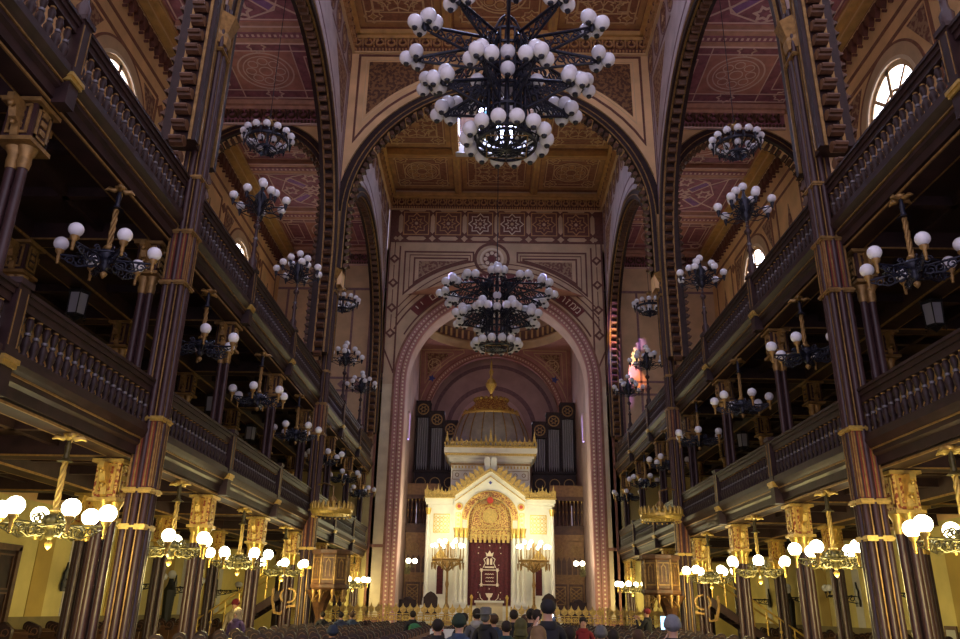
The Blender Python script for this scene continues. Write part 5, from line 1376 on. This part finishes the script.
for i, y in enumerate(ys):
    for s in (-1, 1):
        nm = '%s row of pews counted back from the gilt railing' % (['front', 'second', 'third', 'fourth', 'fifth', 'sixth', 'seventh', 'eighth', 'ninth', 'tenth', 'eleventh', 'twelfth', 'thirteenth', 'fourteenth', 'fifteenth', 'sixteenth', 'seventeenth', 'eighteenth', 'nineteenth'][18-i])
        lab = 'pew %s of the centre aisle, %s' % (SIDE[s], nm)
        if fN: PN.location = (s*3.4, y, 0); PN['label'] = lab; PN['group'] = 'nave pews'; fN = False
        elif 24.9 < y < 27.7: r_ = dup(PN, (s*2.6, y, 0), 0, lab, 'nave pews'); r_.scale.x = .6
        else: dup(PN, (s*3.4, y, 0), 0, lab, 'nave pews')
        if y > 16 and not (26 < y < 28.6):
            lab = 'pew under the %s gallery, %s' % (SIDE[s], nm)
            if fA_: PA.location = (s*10.66, y, 0); PA['label'] = lab; PA['group'] = 'side pews'; fA_ = False
            else: dup(PA, (s*10.66, y, 0), 0, lab, 'side pews')
# ================================================================== PEOPLE
def person_mesh(pose):
    """1.72 m standing figure facing +Y; one continuous skinned surface"""
    J = {}; E_ = []
    def j(n_, p, r, par=None, mt=0): J[n_] = (Vector(p), r, par, mt)
    sit = pose == 'sit'; hz = .56 if sit else .93
    j('pelvis', (0, 0, hz), (.16, .12))
    j('waist', (0, .0, hz+.17), (.145, .11), 'pelvis'); j('chest', (0, .01 if not sit else .03, hz+.36), (.165, .12), 'waist'); j('collar', (0, .01, hz+.50), (.10, .085), 'chest')
    j('neck', (0, .015, hz+.565), (.055, .055), 'collar', 1); j('jaw', (0, .03, hz+.625), (.062, .068), 'neck', 1); j('skull', (0, .02, hz+.71), (.078, .092), 'jaw', 1); j('crown', (0, .01, hz+.765), (.05, .06), 'skull', 1)
    for q, n_ in ((-1, 'l'), (1, 'r')):
        j('sh'+n_, (q*.17, 0, hz+.465), (.065, .065), 'collar')
        if pose == 'phone' and q > -2:
            el_, wr, hd = (q*.24, .14, hz+.22), (q*.10, .32, hz+.50), (q*.06, .36, hz+.58)
        elif pose == 'sit': el_, wr, hd = (q*.24, .05, hz+.22), (q*.16, .26, hz+.14), (q*.10, .32, hz+.14)
        else: el_, wr, hd = (q*.25, -.02, hz+.20), (q*.24, .10, hz-.02), (q*.23, .14, hz-.10)
        j('el'+n_, el_, (.05, .05), 'sh'+n_); j('wr'+n_, wr, (.034, .034), 'el'+n_); j('hd'+n_, hd, (.032, .02), 'wr'+n_, 1)
        if sit: kn, an, to = (q*.12, .42, .47), (q*.12, .42, .09), (q*.12, .56, .04)
        else: kn, an, to = (q*.10, .02, .49), (q*.11, -.01, .09), (q*.12, .14, .04)
        j('hip'+n_, (q*.09, .0, hz-.06), (.095, .095), 'pelvis', 2); j('kn'+n_, kn, (.062, .062), 'hip'+n_, 2); j('an'+n_, an, (.045, .045), 'kn'+n_, 2); j('to'+n_, to, (.045, .035), 'an'+n_, 3)
    names = list(J); me = bpy.data.meshes.new('body'); me.from_pydata([J[n_][0] for n_ in names], [(names.index(J[n_][2]), i) for i, n_ in enumerate(names) if J[n_][2]], [])
    o = bpy.data.objects.new('tmp_body', me); C.objects.link(o)
    md = o.modifiers.new('skin', 'SKIN'); md.use_smooth_shade = True
    o.modifiers.new('sub', 'SUBSURF').levels = 1
    if not me.skin_vertices: me.attributes  # layer is made by the modifier
    if len(me.skin_vertices) == 0:
        bpy.context.view_layer.objects.active = o; bpy.ops.object.mode_set(mode='EDIT'); bpy.ops.object.mode_set(mode='OBJECT')
    sv = me.skin_vertices[0].data
    for i, n_ in enumerate(names): sv[i].radius = J[n_][1]; sv[i].use_root = (i == 0)
    bpy.context.view_layer.update()
    out = bpy.data.meshes.new_from_object(o.evaluated_get(bpy.context.evaluated_depsgraph_get()))
    bpy.data.objects.remove(o)
    V = [tuple(v.co) for v in out.vertices]; F = [tuple(p.vertices) for p in out.polygons]; bpy.data.meshes.remove(out)
    segs = [(J[J[n_][2]][0], J[n_][0], J[n_][3]) for n_ in names if J[n_][2]]
    mb = MB(); mb.smooth = True; mb.add(V, F, True)
    for k, f_ in enumerate(F):
        c = sum((Vector(V[i]) for i in f_), Vector())/len(f_); best = 1e9
        for a, b, m_ in segs:
            t_ = max(0, min(1, (c-a).dot(b-a)/max(1e-9, (b-a).length_squared))); d_ = (c-(a+(b-a)*t_)).length
            if d_ < best: best = d_; mb.mi[k] = m_
    # fingers, nose, ears, eyes join the same body mesh
    mb.m(1)
    for q, n_ in ((-1, 'l'), (1, 'r')):
        h, w_ = J['hd'+n_][0], J['wr'+n_][0]; d_ = (h-w_).normalized(); side = Vector((0, 0, 1)).cross(d_).normalized() if abs(d_.z) < .8 else Vector((0, 1, 0))
        for i in range(4):
            b0 = h+side*(.024*(i-1.5)); ln = (.07, .08, .075, .06)[i]; cur = Vector((0, .3, -.2)) if abs(d_.z) > .5 else Vector((0, 0, -.5))
            mb.tube([b0-d_*.01, b0+d_*ln*.5, b0+d_*ln*.85+cur*ln*.5], [.010, .009, .007], 6)
        b0 = h-d_*.04+side*(-q*.03); mb.tube([b0, b0+side*(-q*.03)+d_*.03, b0+side*(-q*.035)+d_*.06], [.012, .010, .008], 6)
    hh = hz+.70
    mb.lathe([(.006, 0), (.014, -.03), (.012, -.045)], 6, (0, .108, hh)); 
    for q in (-1, 1): mb.sphere((q*.082, .01, hh-.01), .022, 6, 5, (.4, .8, 1.3))
    mb.m(3)
    for q in (-1, 1): mb.sphere((q*.03, .098, hh+.01), .009, 6, 5)
    mb.m(4); mb.sphere((0, .098, hh-.055), .018, 6, 4, (1, .5, .3))
    return mb, hz
coats = {}
def cloth(name, c):
    if name not in coats: coats[name] = mat('cloth_'+name, c, .85, var=.2, scale=12)
    return coats[name]
LIP = mat('lips', (.35, .08, .07), .5)
TRS = mat('dark_trousers', (.02, .02, .028), .8)
BODY = {p: person_mesh(p) for p in ('stand', 'sit', 'phone')}
def head_cover(kind, hz):
    b = MB(); z = hz+.715
    if kind in ('short', 'long', 'bun'):
        # cap of hair over skull, open at the face
        for i in range(1):
            b.sphere((0, -.008, z+.012), .096, 12, 8, (.93, 1.02, 1.0))
        if kind == 'long': b.tube([(0, -.04, z), (0, -.07, z-.12), (0, -.07, z-.26), (0, -.06, z-.34)], [.085, .09, .08, .03], 10)
        if kind == 'bun': b.sphere((0, -.1, z+.05), .045, 8, 6)
    elif kind == 'beanie':
        b.sphere((0, 0, z+.035), .108, 12, 8, (.95, 1.03, .98)); b.lathe([(.098, -.03), (.108, -.02), (.108, .03), (.1, .04)], 16, (0, .0, z+.01))
    elif kind == 'hat':
        b.lathe([(.10, 0), (.10, .11), (.06, .13)], 16, (0, 0, z+.02)); b.lathe([(.10, 0), (.18, .005), (.18, .015), (.1, .02)], 18, (0, 0, z+.02)); b.sphere((0, -.03, z-.02), .085, 10, 6)
    elif kind == 'cap':
        b.sphere((0, 0, z+.03), .103, 12, 8, (.95, 1.0, .9)); b.prism(lambda u, zz, d: (u, zz, z+.03+d), [(-.07, .07), (.07, .07), (.05, .17), (-.05, .17)], 0, .012)
    elif kind == 'hood':
        b.sphere((0, -.02, z), .125, 12, 8, (.92, 1.0, 1.12)); b.tube([(0, -.03, z-.05), (0, -.04, z-.16)], [.11, .13], 10)
    return b
import math as _m
def person(x, y, ztop, rz, pose, coat, cover, ccol, label, extra=None):
    mb, hz = BODY[pose]; top = hz+.81; k = ztop/top
    k = max(.84, min(1.12, k)); z0 = ztop-top*k
    t = thing('person', label, 'person', (x, y, max(0, z0)), rz); t.scale = (k, k, k)
    o = mb.build('body', [cloth(*coat), M['skin'], TRS, M['black'], LIP], t)
    hc = head_cover(cover, hz); nm = 'hair' if cover in ('short', 'long', 'bun') else 'hat'
    hc.build(nm, [cloth(*ccol)], t)
    # coat skirt / collar as a garment child
    c = MB(); c.smooth = True
    if pose != 'sit': c.lathe([(.17, hz-.28), (.175, hz-.1), (.155, hz+.05), (.16, hz+.2)], 14)
    for i, v in enumerate(c.v): c.v[i] = (v[0]*1.15, v[1]*.95, v[2])
    c.build('coat_skirt', [cloth(*coat)], t) if pose != 'sit' else None
    c = MB(); c.lathe([(.098, hz+.49), (.115, hz+.53), (.092, hz+.585)], 12); c.build('collar', [cloth(*coat)], t)
    if extra == 'backpack':
        b = MB(); b.box(-.15, .15, -.32, -.11, hz+.02, hz+.42); b.sphere((0, -.2, hz+.42), .15, 10, 6, (1, .7, .5)); b.build('backpack', [cloth('green', (.03, .16, .08))], t)
    if extra == 'scarf':
        b = MB(); b.smooth = True; b.lathe([(.09, hz+.47), (.125, hz+.52), (.12, hz+.58), (.08, hz+.61)], 12); b.build('scarf', [cloth('white_scarf', (.3, .29, .27))], t)
    return t, k, hz
BLK = ('black', (.012, .012, .016)); NAVY = ('navy', (.02, .028, .07)); TEAL = ('teal', (.008, .035, .045)); RED = ('red', (.2, .012, .015)); OLV = ('olive', (.07, .065, .02)); GRY = ('grey', (.09, .09, .10)); PUR = ('violet', (.07, .04, .11)); BLU = ('slate_blue', (.03, .05, .10)); BRN = ('brown', (.07, .035, .02)); BGE = ('beige', (.30, .24, .15)); PLAID = ('patterned_grey', (.18, .16, .17))
HB = ('dark_hair', (.015, .009, .006)); HL = ('blonde_hair', (.16, .09, .035)); HG = ('grey_hair', (.3, .3, .3)); HBR = ('brown_hair', (.06, .03, .015))
PEOPLE = [
 ( 3.0, 'stand', BGE, 'beanie', ('dark_red_knit', (.16, .01, .02)), 'person in beige coat and dark red cap standing in the left pews'),
 ( 2.9, 'stand', PUR, 'hood', BGE, 'person in violet coat with pale hood by the left pews'),
 ( .5, 'stand', BLK, 'short', HB, 'person in black coat, leftmost of the three by the left railing'),
 ( .3, 'stand', NAVY, 'short', HB, 'person in navy coat, middle one of the three by the left railing'),
 ( .6, 'stand', BLU, 'short', HBR, 'person in slate blue coat, rightmost of the three by the left railing'),
 ( 0, 'sit', NAVY, 'beanie', ('dark_blue_knit', (.02, .03, .06)), 'seated person in dark blue knit hat left of the aisle'),
 ( .4, 'stand', BLK, 'short', HB, 'person in black coat with green backpack left of the aisle', 'backpack'),
 ( 0, 'stand', BLK, 'short', HB, 'dark-haired person in black coat seen from behind, left foreground'),
 ( -.2, 'stand', BLU, 'beanie', ('dark_green_knit', (.015, .03, .018)), 'person in slate blue coat and dark green beanie'),
 ( .3, 'stand', BLK, 'short', HB, 'person in black behind the dark green beanie'),
 ( .2, 'stand', GRY, 'short', HB, 'person in grey coat with white scarf', 'scarf'),
 ( -.5, 'stand', BLK, 'hat', ('grey_felt', (.11, .11, .11)), 'person in black coat and pale grey brimmed hat'),
 ( .4, 'stand', BLU, 'short', HBR, 'person with brown hair in slate blue coat beside the brimmed hat'),
 ( .1, 'stand', TEAL, 'short', HB, 'person in teal coat near the middle of the crowd'),
 ( 0, 'stand', BLK, 'short', HB, 'tall dark-haired person standing before the right white pilaster'),
 ( -.2, 'stand', OLV, 'hood', OLV, 'person in olive hooded coat in the crowd'),
 ( .2, 'stand', BGE, 'long', HBR, 'person with long brown hair and beige coat'),
 ( -.1, 'stand', BLK, 'bun', HB, 'person with dark hair in a bun, black coat'),
 ( .2, 'stand', BRN, 'short', HB, 'person in brown coat left of the bright camera light'),
 ( .15, 'phone', BLK, 'cap', ('black_cap', (.012, .01, .012)), 'tall person in black cap raising a camera with a bright light'),
 ( 0, 'stand', ('mustard', (.16, .10, .03)), 'long', HL, 'person with long blonde hair in the foreground below the camera light'),
 ( -.3, 'stand', GRY, 'short', HB, 'person in grey coat right of the camera light'),
 ( 3.1, 'stand', RED, 'short', HB, 'person in red jacket facing the viewer'),
 ( .1, 'sit', PLAID, 'short', HB, 'seated person in patterned grey coat left of the red jacket'),
 ( .0, 'sit', GRY, 'beanie', ('pale_knit', (.12, .12, .13)), 'seated person in pale beanie right of the red jacket'),
 ( 0, 'sit', BLK, 'short', HB, 'seated dark-haired person in black between red jacket and phone holder'),
 ( 0, 'sit', BLK, 'short', HBR, 'seated brown-haired person in black left of the phone holder'),
 ( .8, 'phone', BLK, 'cap', ('red_cap', (.2, .02, .02)), 'person in black with red cap photographing by the right railing'),
 ( -.15, 'phone', BLK, 'beanie', ('grey_knit', (.16, .165, .18)), 'person in grey knit beanie and black coat holding up a phone'),
]
CAMP = dict(cx=-.2737, yaw=-.0135, pit=.3584, roll=-.0171, f=775.4)
POS = [(-7.29, 23.07, 1.85), (-6.26, 19.92, 1.63), (-5.24, 25.17, 1.57), (-4.5, 24.12, 1.58), (-4.35, 25.17, 1.58), (-3.05, 15.13, 1.37), (-2.22, 22.02, 1.65), (-0.94, 11.5, 1.57), (-0.63, 11.0, 1.62), (-0.69, 15.5, 1.64), (-0.44, 15.0, 1.72), (-0.28, 14.0, 1.7), (-0.14, 14.5, 1.64), (0.03, 12.5, 1.55), (0.26, 16.0, 1.71), (0.27, 13.0, 1.56), (0.45, 15.5, 1.63), (0.51, 14.5, 1.73), (0.57, 13.8, 1.72), (0.51, 10.5, 1.82), (0.24, 8.2, 1.56), (0.69, 11.5, 1.56), (1.68, 16.77, 1.6), (1.03, 13.0, 1.47), (1.66, 14.08, 1.45), (1.71, 13.03, 1.44), (2.0, 12.5, 1.46), (4.61, 25.17, 1.81), (1.87, 9.6, 1.65)]
for i, P in enumerate(PEOPLE):
    x, py_, zt = POS[i]
    t, k, hz = person(x, py_, zt, P[0], *P[1:6], extra=P[6] if len(P) > 6 else None)
    if 'bright light' in P[5]:
        cm = thing('video_camera', 'small camera with a bright bluish light held up by the person in black cap', 'camera', (x+.07, py_+.42, zt-.22))
        b = MB(); b.box(-.05, .05, -.06, .06, -.03, .04); b.lathe([(.025, 0), (.03, .08)], 10, (0, 0, 0)); b.build('camera_body', 'black', cm); b = MB(); b.sphere((0, -.08, .05), .022, 8, 6); b.build('video_light', 'lamp_led', cm)
    if 'holding up a phone' in P[5]:
        ph = thing('phone', 'phone with a lit blue screen held up by the person in grey beanie', 'phone', (x-.02, py_+.36, zt-.06))
        b = MB(); b.box(-.04, .04, -.004, .004, -.08, .08); b.build('phone_body', 'black', ph); b = MB(); b.box(-.036, .036, -.006, -.003, -.073, .073); b.build('screen', 'screen', ph)
# small poster board by the left pews
pb = thing('info_board', 'small white tilted information board with red heading left of the railing', 'sign', (-1.2, 18.9, 1.0))
b = MB(); b.add([(-.35, 0, 0), (.35, 0, 0), (.35, .25, .28), (-.35, .25, .28), (-.35, .02, -.02), (.35, .02, -.02), (.35, .27, .26), (-.35, .27, .26)], [(0,1,2,3),(4,5,6,7),(0,1,5,4),(2,3,7,6),(0,3,7,4),(1,2,6,5)]); b.build('panel', 'paper', pb)
b = MB(); b.add([(-.3, .195, .23), (-.05, .195, .23), (-.05, .225, .265), (-.3, .225, .265)], [(0,1,2,3)]); b.build('heading_patch', 'redjewel', pb)
b = MB(); b.tube([(0, .14, -1.0), (0, .14, .12)], .03, 6); b.build('post', 'black', pb)

# ================================================================== LIGHT + CAMERA
W = bpy.data.worlds.new('world'); sc.world = W; W.use_nodes = True
W.node_tree.nodes['Background'].inputs['Color'].default_value = (.66, .58, .74, 1); W.node_tree.nodes['Background'].inputs['Strength'].default_value = 1.05
# daylight through stained glass throws coloured patches on the right end wall
for (x, z, c, e) in ((7.05, 14.6, (1, .55, .2), 30), (7.35, 14.9, (1, .75, .5), 30), (6.9, 13.6, (.35, .4, 1), 26), (7.6, 13.5, (1, .35, .15), 22), (7.2, 14.1, (.9, .3, .9), 22), (7.0, 15.4, (.7, .3, 1), 14), (7.7, 15.6, (.6, .35, 1), 12), (6.8, 12.6, (.5, .25, 1), 14)):
    l = bpy.data.lights.new('stained_sunbeam', 'SPOT'); l.energy = e*360; l.color = c; l.spot_size = math.radians(6); l.spot_blend = .8; l.shadow_soft_size = .05
    o = bpy.data.objects.new('stained_sunbeam', l); C.objects.link(o); o.location = (2.2, 33.0, 20.0)
    o.rotation_euler = (Vector((x, 40.2, z))-o.location).to_track_quat('-Z', 'Y').to_euler()

for s in (-1, 1):
    l = bpy.data.lights.new('window_sunbeam', 'SPOT'); l.energy = 2600; l.color = (.5, .45, 1); l.spot_size = math.radians(9); l.spot_blend = .9; l.shadow_soft_size = .1
    o = bpy.data.objects.new('window_sunbeam', l); C.objects.link(o); o.location = (-s*5.4, 33.5, 19.0)
    o.rotation_euler = (Vector((s*6.1, 29.5, 8.4))-o.location).to_track_quat('-Z', 'Y').to_euler()
cam = bpy.data.cameras.new('camera'); co = bpy.data.objects.new('camera', cam); C.objects.link(co); sc.camera = co
cam.sensor_width = 36; cam.sensor_fit = 'HORIZONTAL'; cam.lens = CAMP['f']*36/960; cam.clip_end = 200
cy_, sy_ = math.cos(CAMP['yaw']), math.sin(CAMP['yaw']); cp, sp_ = math.cos(CAMP['pit']), math.sin(CAMP['pit']); cr_, sr_ = math.cos(CAMP['roll']), math.sin(CAMP['roll'])
Xc = Vector((cy_, -sy_, 0)); H_ = Vector((sy_, cy_, 0)); Z_ = Vector((0, 0, 1)); F_ = H_*cp+Z_*sp_; U_ = Z_*cp-H_*sp_
Rr = Xc*cr_-U_*sr_; Uu = Xc*sr_+U_*cr_
m4 = Matrix((( Rr.x, Uu.x, -F_.x, CAMP['cx']), (Rr.y, Uu.y, -F_.y, 0), (Rr.z, Uu.z, -F_.z, 1.7), (0, 0, 0, 1)))
co.matrix_world = m4
sc.view_settings.view_transform = 'Standard'; sc.view_settings.look = 'None'; sc.view_settings.exposure = .62; sc.view_settings.gamma = 1
for o in C.objects:
    if 'label' in o and not 4 <= len(o['label'].split()) <= 16: print('LABEL', o['label'])
sc.cycles.use_denoising = True
sc.cycles.max_bounces = 8; sc.cycles.diffuse_bounces = 5
sc.cycles.sample_clamp_indirect = 6
